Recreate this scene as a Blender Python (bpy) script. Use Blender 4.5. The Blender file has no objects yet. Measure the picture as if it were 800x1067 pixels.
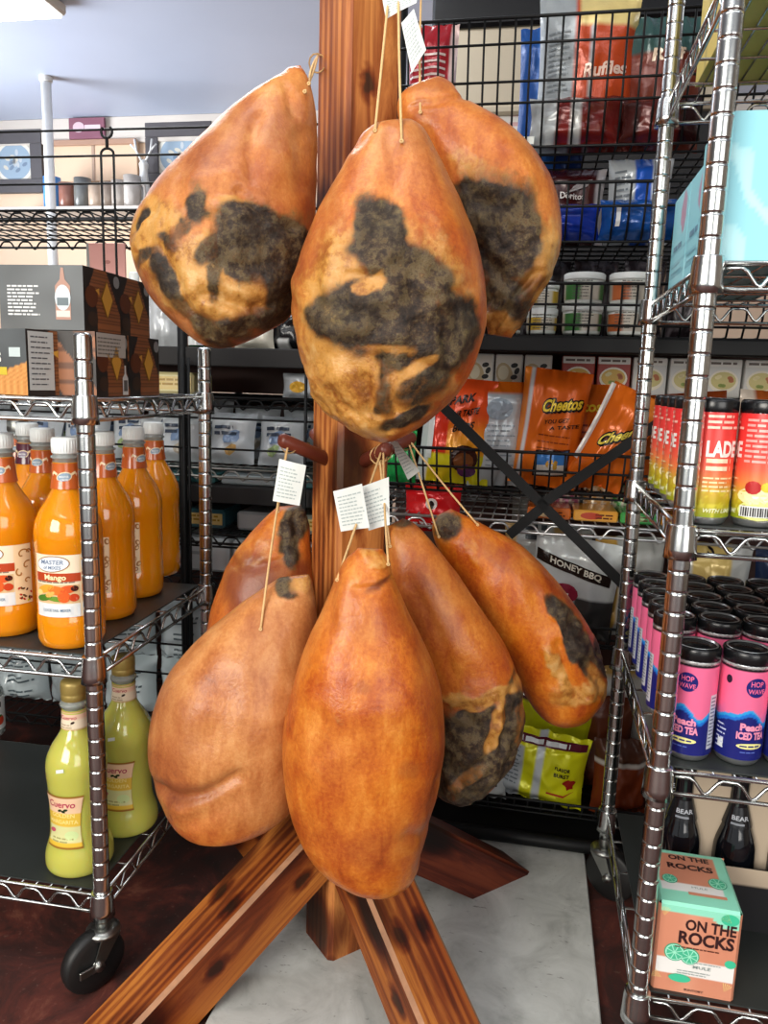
import bpy, math, random
import numpy as np
from mathutils import Vector, Matrix, noise
random.seed(7)
SC = bpy.context.scene; COL = SC.collection
PI = math.pi
# ------------------------------------------------------------------ camera
FPX, CAMH = 800.0, 0.96
dn = Vector((-143, 4717, FPX)).normalized()
zc = Vector((0, 0, 1)); fw = (zc - dn*zc.dot(dn)).normalized()
Zw = -dn; Yw = fw; Xw = Yw.cross(Zw)
def ray(px, py):
    c = Vector((px-400, py-533.5, FPX)); v = Vector((Xw.dot(c), Yw.dot(c), Zw.dot(c)))
    return v/v.y
def at(px, py, Y):
    return ray(px, py)*Y + Vector((0, 0, CAMH))
def atz(px, py, z):
    r = ray(px, py); return r*((z-CAMH)/r.z) + Vector((0, 0, CAMH))
class Frame:
    def __init__(s, ox, oy, deg):
        s.a = math.radians(deg); s.o = Vector((ox, oy, 0))
        s.ex = Vector((math.cos(s.a), math.sin(s.a), 0)); s.ey = Vector((-math.sin(s.a), math.cos(s.a), 0))
    def p(s, u, v, z=0): return s.o + s.ex*u + s.ey*v + Vector((0, 0, z))
    def on(s, px, py, v):
        r = ray(px, py); O = Vector((0, 0, CAMH))
        t = ((s.o + s.ey*v - O).dot(s.ey))/r.dot(s.ey); q = O + r*t
        return (q-s.o).dot(s.ex), q.z
    def box(s, v, x0, y0, x1, y1):
        ym, xm = (y0+y1)/2, (x0+x1)/2
        a = s.on(x0, ym, v)[0]; b = s.on(x1, ym, v)[0]
        return (a+b)/2, b-a, s.on(xm, y1, v)[1], s.on(xm, y0, v)[1]
K = Frame(.44, 1.454, -10.9); Q = Frame(-.35, 1.75, -9.4)
L = Frame(-.424, 1.085, -9.4); R = Frame(.355, .898, -10.9); W = Frame(0, 0, -10.2)
# ------------------------------------------------------------------ colour / materials
def lin(c):
    if isinstance(c, str):
        c = c.lstrip('#'); c = [int(c[i:i+2], 16)/255 for i in (0, 2, 4)]
    return tuple((x/12.92 if x <= .04045 else ((x+.055)/1.055)**2.4) for x in c[:3])
def hx(c): return lin(c) + (1.0,)
def mixc(a, b, t): return tuple(a[i]*(1-t)+b[i]*t for i in range(3))
def newmat(name):
    m = bpy.data.materials.new(name); m.use_nodes = True
    nt = m.node_tree; b = nt.nodes['Principled BSDF']; return m, nt, b
def N(nt, t, **k):
    n = nt.nodes.new(t)
    for a, v in k.items():
        if a.startswith('_'): n.inputs[a[1:]].default_value = v
        else: setattr(n, a, v)
    return n
def ramp(nt, fac, stops):
    r = nt.nodes.new('ShaderNodeValToRGB'); nt.links.new(fac, r.inputs[0])
    e = r.color_ramp.elements
    while len(e) > 1: e.remove(e[-1])
    e[0].position = stops[0][0]; e[0].color = hx(stops[0][1])
    for p, c in stops[1:]:
        q = e.new(p); q.color = hx(c)
    return r.outputs[0]
def noise_tex(nt, scale, detail=4, rough=.55, vec=None, dist=0):
    n = N(nt, 'ShaderNodeTexNoise'); n.inputs['Scale'].default_value = scale; n.inputs['Detail'].default_value = detail
    n.inputs['Roughness'].default_value = rough; n.inputs['Distortion'].default_value = dist
    if vec: nt.links.new(vec, n.inputs['Vector'])
    return n.outputs['Fac']
def objco(nt, sc=None):
    t = nt.nodes.new('ShaderNodeTexCoord'); o = t.outputs['Object']
    if sc:
        m = nt.nodes.new('ShaderNodeMapping'); m.inputs['Scale'].default_value = sc; nt.links.new(o, m.inputs['Vector']); o = m.outputs[0]
    return o
def bump(nt, b, h, strength=.2, dist=.002):
    n = nt.nodes.new('ShaderNodeBump'); n.inputs['Strength'].default_value = strength; n.inputs['Distance'].default_value = dist
    nt.links.new(h, n.inputs['Height']); nt.links.new(n.outputs[0], b.inputs['Normal'])
def mixn(nt, fac, a, b, mode='MIX'):
    m = nt.nodes.new('ShaderNodeMix'); m.data_type = 'RGBA'; m.blend_type = mode
    if isinstance(fac, float): m.inputs[0].default_value = fac
    else: nt.links.new(fac, m.inputs[0])
    for s, x in ((6, a), (7, b)):
        if isinstance(x, (str, tuple)): m.inputs[s].default_value = hx(x)
        else: nt.links.new(x, m.inputs[s])
    return m.outputs[2]
def attr(nt, name):
    a = nt.nodes.new('ShaderNodeAttribute'); a.attribute_name = name; return a
def mathn(nt, op, a, b=None, clamp=False):
    m = nt.nodes.new('ShaderNodeMath'); m.operation = op; m.use_clamp = clamp
    for i, x in enumerate((a, b)):
        if x is None: continue
        if isinstance(x, (int, float)): m.inputs[i].default_value = x
        else: nt.links.new(x, m.inputs[i])
    return m.outputs[0]
def simple(name, c, rough=.5, metal=0, var=.12, scale=20, bmp=0, **kw):
    m, nt, b = newmat(name)
    base = lin(c)
    f = noise_tex(nt, scale, 4, vec=objco(nt))
    lo = tuple(x*(1-var) for x in base)+(1,); hi = tuple(min(1, x*(1+var)) for x in base)+(1,)
    mx = nt.nodes.new('ShaderNodeMix'); mx.data_type = 'RGBA'; nt.links.new(f, mx.inputs[0]); mx.inputs[6].default_value = lo; mx.inputs[7].default_value = hi
    nt.links.new(mx.outputs[2], b.inputs['Base Color'])
    b.inputs['Roughness'].default_value = rough; b.inputs['Metallic'].default_value = metal
    if bmp: bump(nt, b, f, bmp)
    for k, v in kw.items(): b.inputs[k.replace('_', ' ')].default_value = v
    return m
def printed(name, rough, metal=0, bmp=0, bscale=60, coat=0):
    m, nt, b = newmat(name); a = attr(nt, 'Col')
    nt.links.new(a.outputs['Color'], b.inputs['Base Color'])
    b.inputs['Roughness'].default_value = rough; b.inputs['Metallic'].default_value = metal; b.inputs['Coat Weight'].default_value = coat
    if bmp: bump(nt, b, noise_tex(nt, bscale, 3, vec=objco(nt)), bmp, .004)
    return m
M = {}
M['print'] = printed('printed_card', .45)
M['gloss'] = printed('printed_gloss', .2, coat=.3)
M['foil'] = printed('printed_film', .24, .12, .35, 45)
M['can'] = printed('printed_can', .3, .15)
M['chrome'] = simple('chrome_plate', '#c9cccb', .2, 1.0, .08, 60)
M['black_metal'] = simple('black_wire', '#111213', .5, 0, Specular_IOR_Level=.25)
M['liner'] = simple('shelf_liner', '#2c302f', .42, 0, .3, 9)
M['rubber'] = simple('rubber', '#131313', .5)
M['zinc'] = simple('zinc', '#9a9c98', .35, 1.0, .25, 30)
M['paper'] = simple('paper', '#dfe3de', .7, 0, .05, 40)
M['twine'] = simple('twine', '#d3ae78', .85, 0, .25, 300)
M['white_cap'] = simple('white_cap', '#e6ebea', .35, 0, .04)
M['gold_cap'] = simple('gold_cap', '#a08a4c', .42, .35, .12, 60)
M['black_plastic'] = simple('black_plastic', '#101113', .25)
M['mango'] = simple('mango_liquid', '#e08a0c', .1, 0, .08, 9, Coat_Weight=.5, Coat_Roughness=.04, Subsurface_Weight=.25, Subsurface_Scale=.02)
M['marg'] = simple('margarita_liquid', '#bdbb55', .12, 0, .06, 9, Coat_Weight=.5, Coat_Roughness=.05, Subsurface_Weight=.3, Subsurface_Scale=.03)
M['glass_dark'] = simple('dark_glass', '#0b0d12', .08, 0, .2, Coat_Weight=.5)
M['clear'] = simple('clear_neck', '#c9cfcb', .12, 0, .1, Transmission_Weight=.6, Coat_Weight=.4)
M['jar_glass'] = simple('jar_glass', '#e4ecea', .05, 0, .05, Transmission_Weight=.7)
M['alum'] = simple('aluminium', '#c8cacb', .28, .9, .05)
M['brown_panel'] = simple('brown_panel', '#43231a', .6, 0, .25, 6)
M['dark_panel'] = simple('dark_panel', '#110f10', .7, 0, .3, 5)
M['beige'] = simple('beige_enamel', '#a59a86', .5, 0, .05, 4)
M['frame'] = simple('picture_frame', '#4e4a4c', .45)
M['wall'] = simple('wall_paint', '#dfc2a6', .8, 0, .05, 2)
M['trim'] = simple('trim_paint', '#c9c0b6', .6, 0, .08, 3)
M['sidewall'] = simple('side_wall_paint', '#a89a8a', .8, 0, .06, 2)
M['ceil'] = simple('ceiling_panels', '#b4bdd0', .5, 0, .07, 1.5)
M['pole'] = simple('white_pole', '#d6d5d2', .4)
M['ham_hole'] = simple('bone', '#6d4a25', .7)
def emis(name, c, s):
    m, nt, b = newmat(name); b.inputs['Emission Color'].default_value = hx(c); b.inputs['Emission Strength'].default_value = s; b.inputs['Base Color'].default_value = hx(c); return m
M['lamp'] = emis('lamp_diffuser', '#f4f8ff', 5.0)
def floor_mat():
    m, nt, b = newmat('stained_concrete'); co = objco(nt)
    f = noise_tex(nt, 7, 8, .7, co, 1.2)
    c = ramp(nt, f, [(.3, '#1c100c'), (.46, '#3a1a14'), (.58, '#5a261c'), (.76, '#84503c')])
    g = noise_tex(nt, 90, 3, .6, co)
    c2 = ramp(nt, g, [(.62, '#000000'), (.75, '#6b5a50')])
    nt.links.new(mixn(nt, .35, c, c2, 'ADD'), b.inputs['Base Color'])
    nt.links.new(mathn(nt, 'MULTIPLY_ADD', f, .5), b.inputs['Roughness']); b.inputs['Roughness'].default_value = .35
    bump(nt, b, f, .25, .003); return m
M['floor'] = floor_mat()
def board_mat():
    m, nt, b = newmat('scuffed_white_board'); co = objco(nt)
    f = noise_tex(nt, 9, 7, .65, co, .8)
    c = ramp(nt, f, [(.25, '#8f918d'), (.42, '#b9bbb6'), (.6, '#ced0cb'), (.8, '#d8dad6')])
    g = noise_tex(nt, 40, 4, .7, objco(nt, (1, 3, 1)))
    c2 = ramp(nt, g, [(.30, '#6e6a62'), (.36, '#ffffff')])
    nt.links.new(mixn(nt, .6, c, c2, 'MULTIPLY'), b.inputs['Base Color']); b.inputs['Roughness'].default_value = .5
    bump(nt, b, f, .2, .003); return m
M['board'] = board_mat()
def wood_mat(name, dark, mid, light, knots=()):
    m, nt, b = newmat(name)
    co = objco(nt)
    k = N(nt, 'ShaderNodeTexVoronoi'); k.inputs['Scale'].default_value = 1
    mp = nt.nodes.new('ShaderNodeMapping'); mp.inputs['Scale'].default_value = (4.4, 8, 8); mp.inputs['Location'].default_value = (.37, .2, .6)
    nt.links.new(co, mp.inputs['Vector']); nt.links.new(mp.outputs[0], k.inputs['Vector'])
    kd = k.outputs['Distance']
    g1 = noise_tex(nt, 1, 7, .68, objco(nt, (2.0, 26, 26)), 1.2)
    w = N(nt, 'ShaderNodeTexWave'); w.wave_type = 'BANDS'; w.bands_direction = 'Y'
    w.inputs['Scale'].default_value = 1; w.inputs['Distortion'].default_value = 5; w.inputs['Detail'].default_value = 3; w.inputs['Detail Scale'].default_value = .8
    nt.links.new(objco(nt, (1.1, 22, 22)), w.inputs['Vector'])
    h = mathn(nt, 'ADD', mathn(nt, 'MULTIPLY', g1, .86), mathn(nt, 'MULTIPLY', w.outputs['Fac'], .14))
    c = ramp(nt, h, [(.3, dark), (.44, mid), (.56, light), (.7, mid)])
    kn = ramp(nt, kd, [(.0, '#140905'), (.17, '#241008'), (.25, '#7a4a2c'), (.36, '#ffffff')])
    sx = nt.nodes.new('ShaderNodeSeparateXYZ'); nt.links.new(co, sx.inputs[0]); cx_ = nt.nodes.new('ShaderNodeCombineXYZ')
    nz = mathn(nt, 'MULTIPLY', noise_tex(nt, 60, 2, .5, co), .012)
    nt.links.new(mathn(nt, 'ADD', mathn(nt, 'MULTIPLY', sx.outputs[0], .55), nz), cx_.inputs[0]); nt.links.new(mathn(nt, 'ABSOLUTE', sx.outputs[1]), cx_.inputs[1]); nt.links.new(mathn(nt, 'ADD', sx.outputs[2], nz), cx_.inputs[2])
    kd2 = None
    for kx, ky, kz in knots:
        dn_ = nt.nodes.new('ShaderNodeVectorMath'); dn_.operation = 'DISTANCE'; nt.links.new(cx_.outputs[0], dn_.inputs[0]); dn_.inputs[1].default_value = (kx*.55+.006, ky, kz+.006)
        kd2 = dn_.outputs['Value'] if kd2 is None else mathn(nt, 'MINIMUM', kd2, dn_.outputs['Value'])
    if kd2 is not None:
        kn = mixn(nt, 1.0, kn, ramp(nt, mathn(nt, 'MULTIPLY', kd2, 30), [(.0, '#1d0e08'), (.2, '#341a0e'), (.28, '#8a5a3c'), (.36, '#b8937c'), (.5, '#ffffff')]), 'MULTIPLY')
    big = noise_tex(nt, 1, 3, .5, objco(nt, (2, 6, 6)))
    c3 = ramp(nt, big, [(.35, '#b07a66'), (.6, '#ffffff')])
    nt.links.new(mixn(nt, .85, mixn(nt, .9, c, kn, 'MULTIPLY'), c3, 'MULTIPLY'), b.inputs['Base Color'])
    b.inputs['Roughness'].default_value = .5; b.inputs['Specular IOR Level'].default_value = .3
    bump(nt, b, h, .25, .002); return m
M['wood_post'] = wood_mat('cedar_post_wood', '#5a2a13', '#9a5426', '#c98344', [(1.36, .0445, .012), (.75, .0445, .01), (1.36, .015, -.0445)])
M['wood_leg'] = wood_mat('cedar_leg_wood', '#401a0a', '#86441b', '#b8722f', [(.10, .0445, -.05), (.27, .0445, -.04), (.20, .02, 0)])
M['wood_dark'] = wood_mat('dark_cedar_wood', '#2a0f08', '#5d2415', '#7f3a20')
M['sapwood'] = simple('sapwood_edge', '#9a6b48', .6, 0, .6, 40)
M['peg'] = simple('stained_dowel', '#6a2f20', .4, 0, .25, 30)
def ham_mat():
    m, nt, b = newmat('cured_ham'); co = objco(nt)
    A = attr(nt, 'Col'); sp = nt.nodes.new('ShaderNodeSeparateColor'); nt.links.new(A.outputs['Color'], sp.inputs[0])
    meat, fat, bru = sp.outputs[0], sp.outputs[1], sp.outputs[2]
    tone = attr(nt, 'Tone').outputs['Fac']
    n1 = noise_tex(nt, 7, 5, .6, co, .5); n2 = noise_tex(nt, 1, 6, .65, objco(nt, (34, 34, 11)), .3); n3 = noise_tex(nt, 210, 3, .65, co)
    s = mathn(nt, 'ADD', mathn(nt, 'MULTIPLY', n1, .45), mathn(nt, 'MULTIPLY', n2, .38)); s = mathn(nt, 'ADD', s, mathn(nt, 'MULTIPLY', n3, .17))
    deep = ramp(nt, s, [(.34, '#74290a'), (.44, '#a94a13'), (.52, '#c26818'), (.6, '#d4832b'), (.7, '#e5a24e')])
    pale = ramp(nt, s, [(.34, '#824526'), (.44, '#a86536'), (.52, '#bd7d48'), (.6, '#cc935c'), (.7, '#dfb380')])
    skin = mixn(nt, tone, deep, pale)
    n5 = noise_tex(nt, 24, 5, .65, co, .2); n6 = noise_tex(nt, 95, 5, .7, co)
    def edge(w, amt, lo=.3, hi=.62):
        x = mathn(nt, 'ADD', w, mathn(nt, 'MULTIPLY', mathn(nt, 'SUBTRACT', mathn(nt, 'ADD', mathn(nt, 'MULTIPLY', n5, .5), mathn(nt, 'MULTIPLY', n6, .5)), .5), amt))
        mr = nt.nodes.new('ShaderNodeMapRange'); mr.interpolation_type = 'SMOOTHSTEP'; nt.links.new(x, mr.inputs[0])
        mr.inputs[1].default_value = lo; mr.inputs[2].default_value = hi; return mr.outputs[0]
    drkc = ramp(nt, n5, [(.3, '#5b2b22'), (.7, '#7d4030')])  # darker red-brown tone on shanks, along ham sides and creases
    c = mixn(nt, mathn(nt, 'MULTIPLY', bru, .8), skin, drkc)
    fs_ = mathn(nt, 'ADD', mathn(nt, 'MULTIPLY', n5, .6), mathn(nt, 'MULTIPLY', n6, .4))
    fatc = ramp(nt, fs_, [(.36, '#5f3a17'), (.44, '#95652b'), (.51, '#bf8e45'), (.58, '#c99a55'), (.68, '#e2bd7c')])
    c = mixn(nt, mathn(nt, 'MULTIPLY', edge(fat, 1.1, .22, .8), .8), c, fatc)
    n4 = noise_tex(nt, 30, 6, .75, co, .15)
    ms = mathn(nt, 'ADD', mathn(nt, 'MULTIPLY', n4, .55), mathn(nt, 'MULTIPLY', n6, .45))
    meatc = ramp(nt, ms, [(.35, '#140d09'), (.43, '#2d2017'), (.49, '#463524'), (.54, '#665639'), (.59, '#503a22'), (.67, '#8f7244')])
    meatd = ramp(nt, ms, [(.38, '#120c08'), (.5, '#30251b'), (.58, '#4e412d'), (.69, '#766640')])
    low = noise_tex(nt, 9, 3, .5, co)
    meatm = mixn(nt, ramp(nt, low, [(.42, '#000000'), (.58, '#ffffff')]), meatd, meatc)
    rim = ramp(nt, fs_, [(.38, '#3d2412'), (.5, '#6f4520'), (.6, '#94672f')])
    c = mixn(nt, mathn(nt, 'MULTIPLY', edge(meat, 1.3, .06, .5), .75), c, rim)
    c = mixn(nt, edge(meat, 1.7, .3, .66), c, meatm)
    nt.links.new(c, b.inputs['Base Color'])
    r = mathn(nt, 'ADD', .33, mathn(nt, 'MULTIPLY', meat, .35)); nt.links.new(r, b.inputs['Roughness'])
    b.inputs['Specular IOR Level'].default_value = .35; b.inputs['Subsurface Weight'].default_value = .06; b.inputs['Subsurface Scale'].default_value = .01
    hgt = mathn(nt, 'ADD', mathn(nt, 'MULTIPLY', n3, .25), mathn(nt, 'MULTIPLY', n4, mathn(nt, 'ADD', .12, mathn(nt, 'MULTIPLY', mathn(nt, 'ADD', meat, mathn(nt, 'MULTIPLY', fat, .6)), 1.5))))
    bump(nt, b, hgt, .5, .005); return m
M['ham'] = ham_mat()
# ------------------------------------------------------------------ mesh builder
class MB:
    def __init__(s): s.v = []; s.f = []; s.mi = []; s.c = []; s.sm = []
    def add(s, vs, fs, mat=0, col=None, smooth=True, X=None):
        b = len(s.v)
        for i, p in enumerate(vs):
            p = Vector(p); s.v.append(X @ p if X else p)
            s.c.append((col[i] if isinstance(col, list) else col) if col is not None else (1, 1, 1))
        for f in fs: s.f.append([b+i for i in f]); s.mi.append(mat); s.sm.append(smooth)
    def box(s, lo, hi, mat=0, col=None, bev=0, X=None):
        x0, y0, z0 = lo; x1, y1, z1 = hi
        if bev <= 0:
            vs = [(x0,y0,z0),(x1,y0,z0),(x1,y1,z0),(x0,y1,z0),(x0,y0,z1),(x1,y0,z1),(x1,y1,z1),(x0,y1,z1)]
            s.add(vs, [(3,2,1,0),(4,5,6,7),(0,1,5,4),(1,2,6,5),(2,3,7,6),(3,0,4,7)], mat, col, False, X); return
        b = bev; vs = []; idx = {}
        for cx in (0, 1):
            for cy in (0, 1):
                for cz in (0, 1):
                    P = [(x0, x1)[cx], (y0, y1)[cy], (z0, z1)[cz]]; S = [b*(1-2*cx), b*(1-2*cy), b*(1-2*cz)]
                    for ax in range(3):
                        q = [P[k] if k == ax else P[k]+S[k] for k in range(3)]
                        idx[(cx, cy, cz, ax)] = len(vs); vs.append(q)
        I = idx; F = []
        for ax in range(3):
            o = [k for k in range(3) if k != ax]
            for sd in (0, 1):
                q = []
                for a, c in ((0, 0), (1, 0), (1, 1), (0, 1)):
                    k = [0, 0, 0]; k[ax] = sd; k[o[0]] = a; k[o[1]] = c; q.append(I[(*k, ax)])
                F.append(q)
        for ax in range(3):
            o = [k for k in range(3) if k != ax]
            for a in (0, 1):
                for c in (0, 1):
                    k0 = [0, 0, 0]; k0[o[0]] = a; k0[o[1]] = c; k1 = list(k0); k1[ax] = 1
                    F.append([I[(*k0, o[0])], I[(*k1, o[0])], I[(*k1, o[1])], I[(*k0, o[1])]])
        for cx in (0, 1):
            for cy in (0, 1):
                for cz in (0, 1): F.append([I[(cx, cy, cz, 0)], I[(cx, cy, cz, 1)], I[(cx, cy, cz, 2)]])
        s.add(vs, F, mat, col, False, X)
    def tube(s, pts, r, n=6, mat=0, col=None, X=None, closed=False, caps=True):
        pts = [Vector(p) for p in pts]; m = len(pts); rs = r if isinstance(r, (list, tuple)) else [r]*m
        t0 = (pts[1]-pts[0]).normalized(); up = Vector((0, 0, 1)) if abs(t0.z) < .9 else Vector((1, 0, 0))
        nrm = (up - t0*up.dot(t0)).normalized(); vs = []; fs = []
        for i in range(m):
            if closed: t = pts[(i+1) % m]-pts[i-1]
            elif i == 0: t = pts[1]-pts[0]
            elif i == m-1: t = pts[-1]-pts[-2]
            else: t = (pts[i+1]-pts[i]).normalized()+(pts[i]-pts[i-1]).normalized()
            t.normalize(); nrm = nrm - t*nrm.dot(t)
            if nrm.length < 1e-6: nrm = t.orthogonal()
            nrm.normalize(); bi = t.cross(nrm)
            for k in range(n):
                a = 2*PI*k/n; vs.append(pts[i] + nrm*(rs[i]*math.cos(a)) + bi*(rs[i]*math.sin(a)))
        for i in range(m if closed else m-1):
            j = (i+1) % m
            for k in range(n): fs.append((i*n+k, i*n+(k+1) % n, j*n+(k+1) % n, j*n+k))
        if caps and not closed: fs.append(tuple(range(n-1, -1, -1))); fs.append(tuple((m-1)*n+k for k in range(n)))
        s.add(vs, fs, mat, col, True, X)
    def lathe(s, prof, n=24, mat=0, col=None, X=None, colfn=None):
        vs = []; fs = []; cs = []; m = len(prof)
        for i, (r, z) in enumerate(prof):
            for k in range(n):
                a = 2*PI*k/n; vs.append((r*math.sin(a), -r*math.cos(a), z)); 
                if colfn: cs.append(colfn(((a+PI) % (2*PI))-PI, z))
        for i in range(m-1):
            for k in range(n): fs.append((i*n+k, i*n+(k+1) % n, (i+1)*n+(k+1) % n, (i+1)*n+k))
        if prof[0][0] > 1e-4: fs.append(tuple(range(n-1, -1, -1)))
        if prof[-1][0] > 1e-4: fs.append(tuple((m-1)*n+k for k in range(n)))
        s.add(vs, fs, mat, cs if colfn else col, True, X)
    def grid(s, nu, nv, pos, colfn=None, mat=0, smooth=True, X=None):
        vs = []; cs = []
        for j in range(nv+1):
            for i in range(nu+1):
                vs.append(pos(i/nu, j/nv)); cs.append(colfn(i/nu, j/nv) if colfn else (1, 1, 1))
        fs = [(j*(nu+1)+i, j*(nu+1)+i+1, (j+1)*(nu+1)+i+1, (j+1)*(nu+1)+i) for j in range(nv) for i in range(nu)]
        s.add(vs, fs, mat, cs, smooth, X)
    def text(s, t, fn, size, col, mat=0, bold=0., align=0, width=None, shear=0, X=None):
        vs, fs, w = glyphs(t, bold); k = size; kx = size if width is None else width/max(w, 1e-6)
        ox = -w*kx*(.5 if align == 0 else (0 if align < 0 else 1))
        s.add([fn(x*kx+ox+shear*y*k, y*k) for x, y in vs], fs, mat, col, False, X)
    def lines(s, fn, x0, x1, y, n, dy, h, col, seed=0, mat=0, X=None):
        rr = random.Random(seed)
        for i in range(n):
            e = x1 - (x1-x0)*rr.uniform(0, .3); yy = y-i*dy; x = x0
            while x < e:
                xe = min(e, x+h*rr.uniform(2, 6)); s.rect(fn, x, yy, xe, yy+h, col, max(1, int((xe-x)/.006+.5)) if xe-x < .06 else 1, mat, X); x = xe+h*.7
    def disc(s, fn, cx, cy, rx, ry, col, n=18, rot=0, mat=0, X=None, wob=0, seed=1):
        rr = random.Random(seed); ca, sa = math.cos(rot), math.sin(rot); vs = [fn(cx, cy)]; NRG = 3 if max(rx, ry) > .004 else 1
        qs = [1+wob*rr.uniform(-1, 1) for k in range(n)]
        for g in range(1, NRG+1):
            for k in range(n):
                a = 2*PI*k/n; q = qs[k]*g/NRG; x, y = rx*q*math.cos(a), ry*q*math.sin(a); vs.append(fn(cx+x*ca-y*sa, cy+x*sa+y*ca))
        F = [(0, 1+k, 1+(k+1) % n) for k in range(n)]
        for g in range(NRG-1): F += [(1+g*n+k, 1+(g+1)*n+k, 1+(g+1)*n+(k+1) % n, 1+g*n+(k+1) % n) for k in range(n)]
        s.add(vs, F, mat, col, False, X)
    def poly(s, fn, pts, col, mat=0, X=None):
        if len(pts) == 4:
            a, b, c, d = [Vector((x, y)) for x, y in pts]; n = max(1, min(12, int(max((b-a).length, (c-b).length)/.008)))
            def q(u, v): p = a.lerp(b, u).lerp(d.lerp(c, u), v); return fn(p.x, p.y)
            s.add([q(i/n, j/n) for j in range(n+1) for i in range(n+1)], [(j*(n+1)+i, j*(n+1)+i+1, (j+1)*(n+1)+i+1, (j+1)*(n+1)+i) for j in range(n) for i in range(n)], mat, col, False, X); return
        s.add([fn(x, y) for x, y in pts], [tuple(range(len(pts)))], mat, col, False, X)
    def rect(s, fn, x0, y0, x1, y1, col, n=1, mat=0, X=None):
        for i in range(n):
            a = x0+(x1-x0)*i/n; b = x0+(x1-x0)*(i+1)/n
            s.add([fn(a, y0), fn(b, y0), fn(b, y1), fn(a, y1)], [(0, 1, 2, 3)], mat, col, False, X)
    def build(s, name, mats, parent=None, loc=None, rot=None):
        me = bpy.data.meshes.new(name); me.from_pydata([tuple(p) for p in s.v], [], s.f)
        mats = mats if isinstance(mats, (list, tuple)) else [mats]
        for m in mats: me.materials.append(M[m] if isinstance(m, str) else m)
        me.polygons.foreach_set('material_index', s.mi); me.polygons.foreach_set('use_smooth', s.sm)
        ca = me.color_attributes.new('Col', 'FLOAT_COLOR', 'POINT'); buf = np.ones((len(s.v), 4), dtype=np.float32)
        buf[:, :3] = np.array(s.c, dtype=np.float32); ca.data.foreach_set('color', buf.ravel())
        me.update(); o = bpy.data.objects.new(name, me); COL.objects.link(o)
        if parent: o.parent = parent
        if loc is not None: o.location = loc
        if rot is not None: o.rotation_euler = rot if isinstance(rot, tuple) else (0, 0, rot)
        return o
_gl = {}
def glyphs(t, bold):
    if (t, bold) in _gl: return _gl[(t, bold)]
    cu = bpy.data.curves.new('lettering', 'FONT'); cu.body = t; cu.size = 1; cu.offset = bold; cu.resolution_u = 3
    o = bpy.data.objects.new('lettering', cu); COL.objects.link(o); dg = bpy.context.evaluated_depsgraph_get(); dg.update()
    me = bpy.data.meshes.new_from_object(o.evaluated_get(dg))
    vs = [(v.co.x, v.co.y) for v in me.vertices]; fs = [tuple(p.vertices) for p in me.polygons]
    bpy.data.objects.remove(o); bpy.data.curves.remove(cu); bpy.data.meshes.remove(me)
    x0 = min((v[0] for v in vs), default=0); w = max((v[0] for v in vs), default=0)-x0
    _gl[(t, bold)] = ([(x-x0, y) for x, y in vs], fs, w); return _gl[(t, bold)]
def tag(o, label, cat, group=None, kind=None):
    o['label'] = label; o['category'] = cat
    if group: o['group'] = group
    if kind: o['kind'] = kind
    return o
def empty(name, label, cat, loc, rot=0, group=None):
    o = bpy.data.objects.new(name, None); COL.objects.link(o); o.location = loc; o.rotation_euler = (0, 0, rot); o.empty_display_size = .05
    return tag(o, label, cat, group)
def copy_tree(o, parent=None):
    c = o.copy(); COL.objects.link(c)
    if parent: c.parent = parent
    for ch in list(o.children): copy_tree(ch, c)
    return c
def cyl(r, eps=.0006):   # front of a cylinder: x right, y up
    return lambda x, y: ((r+eps)*math.sin(x/r), -(r+eps)*math.cos(x/r), y)
def flat(x0, y0, z0, ux=(1, 0, 0), uy=(0, 0, 1)):
    o, a, b = Vector((x0, y0, z0)), Vector(ux), Vector(uy)
    return lambda x, y: o + a*x + b*y
def sst(a, b, x):
    t = min(1, max(0, (x-a)/(b-a))); return t*t*(3-2*t)
# ------------------------------------------------------------------ setting
def struct(o): o['kind'] = 'structure'; return o
ROOT = W.a
def room():
    zc_ = 2.62; U0, U1, V0, V1 = -5.2, 3.2, -2.6, 5.0
    m = MB(); m.box((U0, V0, -.1), (U1, V1, 0)); struct(m.build('floor', 'floor', rot=ROOT))
    m = MB(); m.box((U0, V0, zc_), (U1, V1, zc_+.1))
    m2 = struct(m.build('ceiling', 'ceil', rot=ROOT))
    m = MB(); m.box((U0, V1, 0), (U1, V1+.1, zc_)); wb = struct(m.build('wall_back', 'wall', rot=ROOT))
    m = MB(); m.box((U0, V1-.03, zc_-.16), (U1, V1, zc_), bev=.005); struct(m.build('trim_2', 'trim', wb))
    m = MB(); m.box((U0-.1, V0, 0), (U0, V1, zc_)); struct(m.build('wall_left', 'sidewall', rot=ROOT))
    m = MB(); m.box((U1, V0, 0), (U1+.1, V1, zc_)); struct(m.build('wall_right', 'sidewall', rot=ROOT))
room()
def ceiling_light(u, v, label, zc_=2.62):
    e = empty('ceiling_light', label, 'light', W.p(u, v, zc_), ROOT, 'fluorescent ceiling lights')
    m = MB(); m.box((-.62, -.16, -.05), (.62, .16, 0), bev=.01); m.build('housing', 'trim', e)
    m = MB(); m.box((-.6, -.145, -.062), (.6, .145, -.05)); m.build('diffuser', 'lamp', e)
ceiling_light(-2.80, 3.36, 'long white fluorescent ceiling light at the top left corner')
for i, (u, v) in enumerate(((-1.0, .2), (.9, .2), (-.2, -1.2), (1.8, 2.6))):  # unseen fixtures, added to light the scene
    ceiling_light(u, v, ['added unseen fluorescent ceiling light above the left wire rack', 'added unseen fluorescent ceiling light above the right wire rack', 'added unseen fluorescent ceiling light behind the camera', 'added unseen fluorescent ceiling light above the crisps rack'][i])
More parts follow.
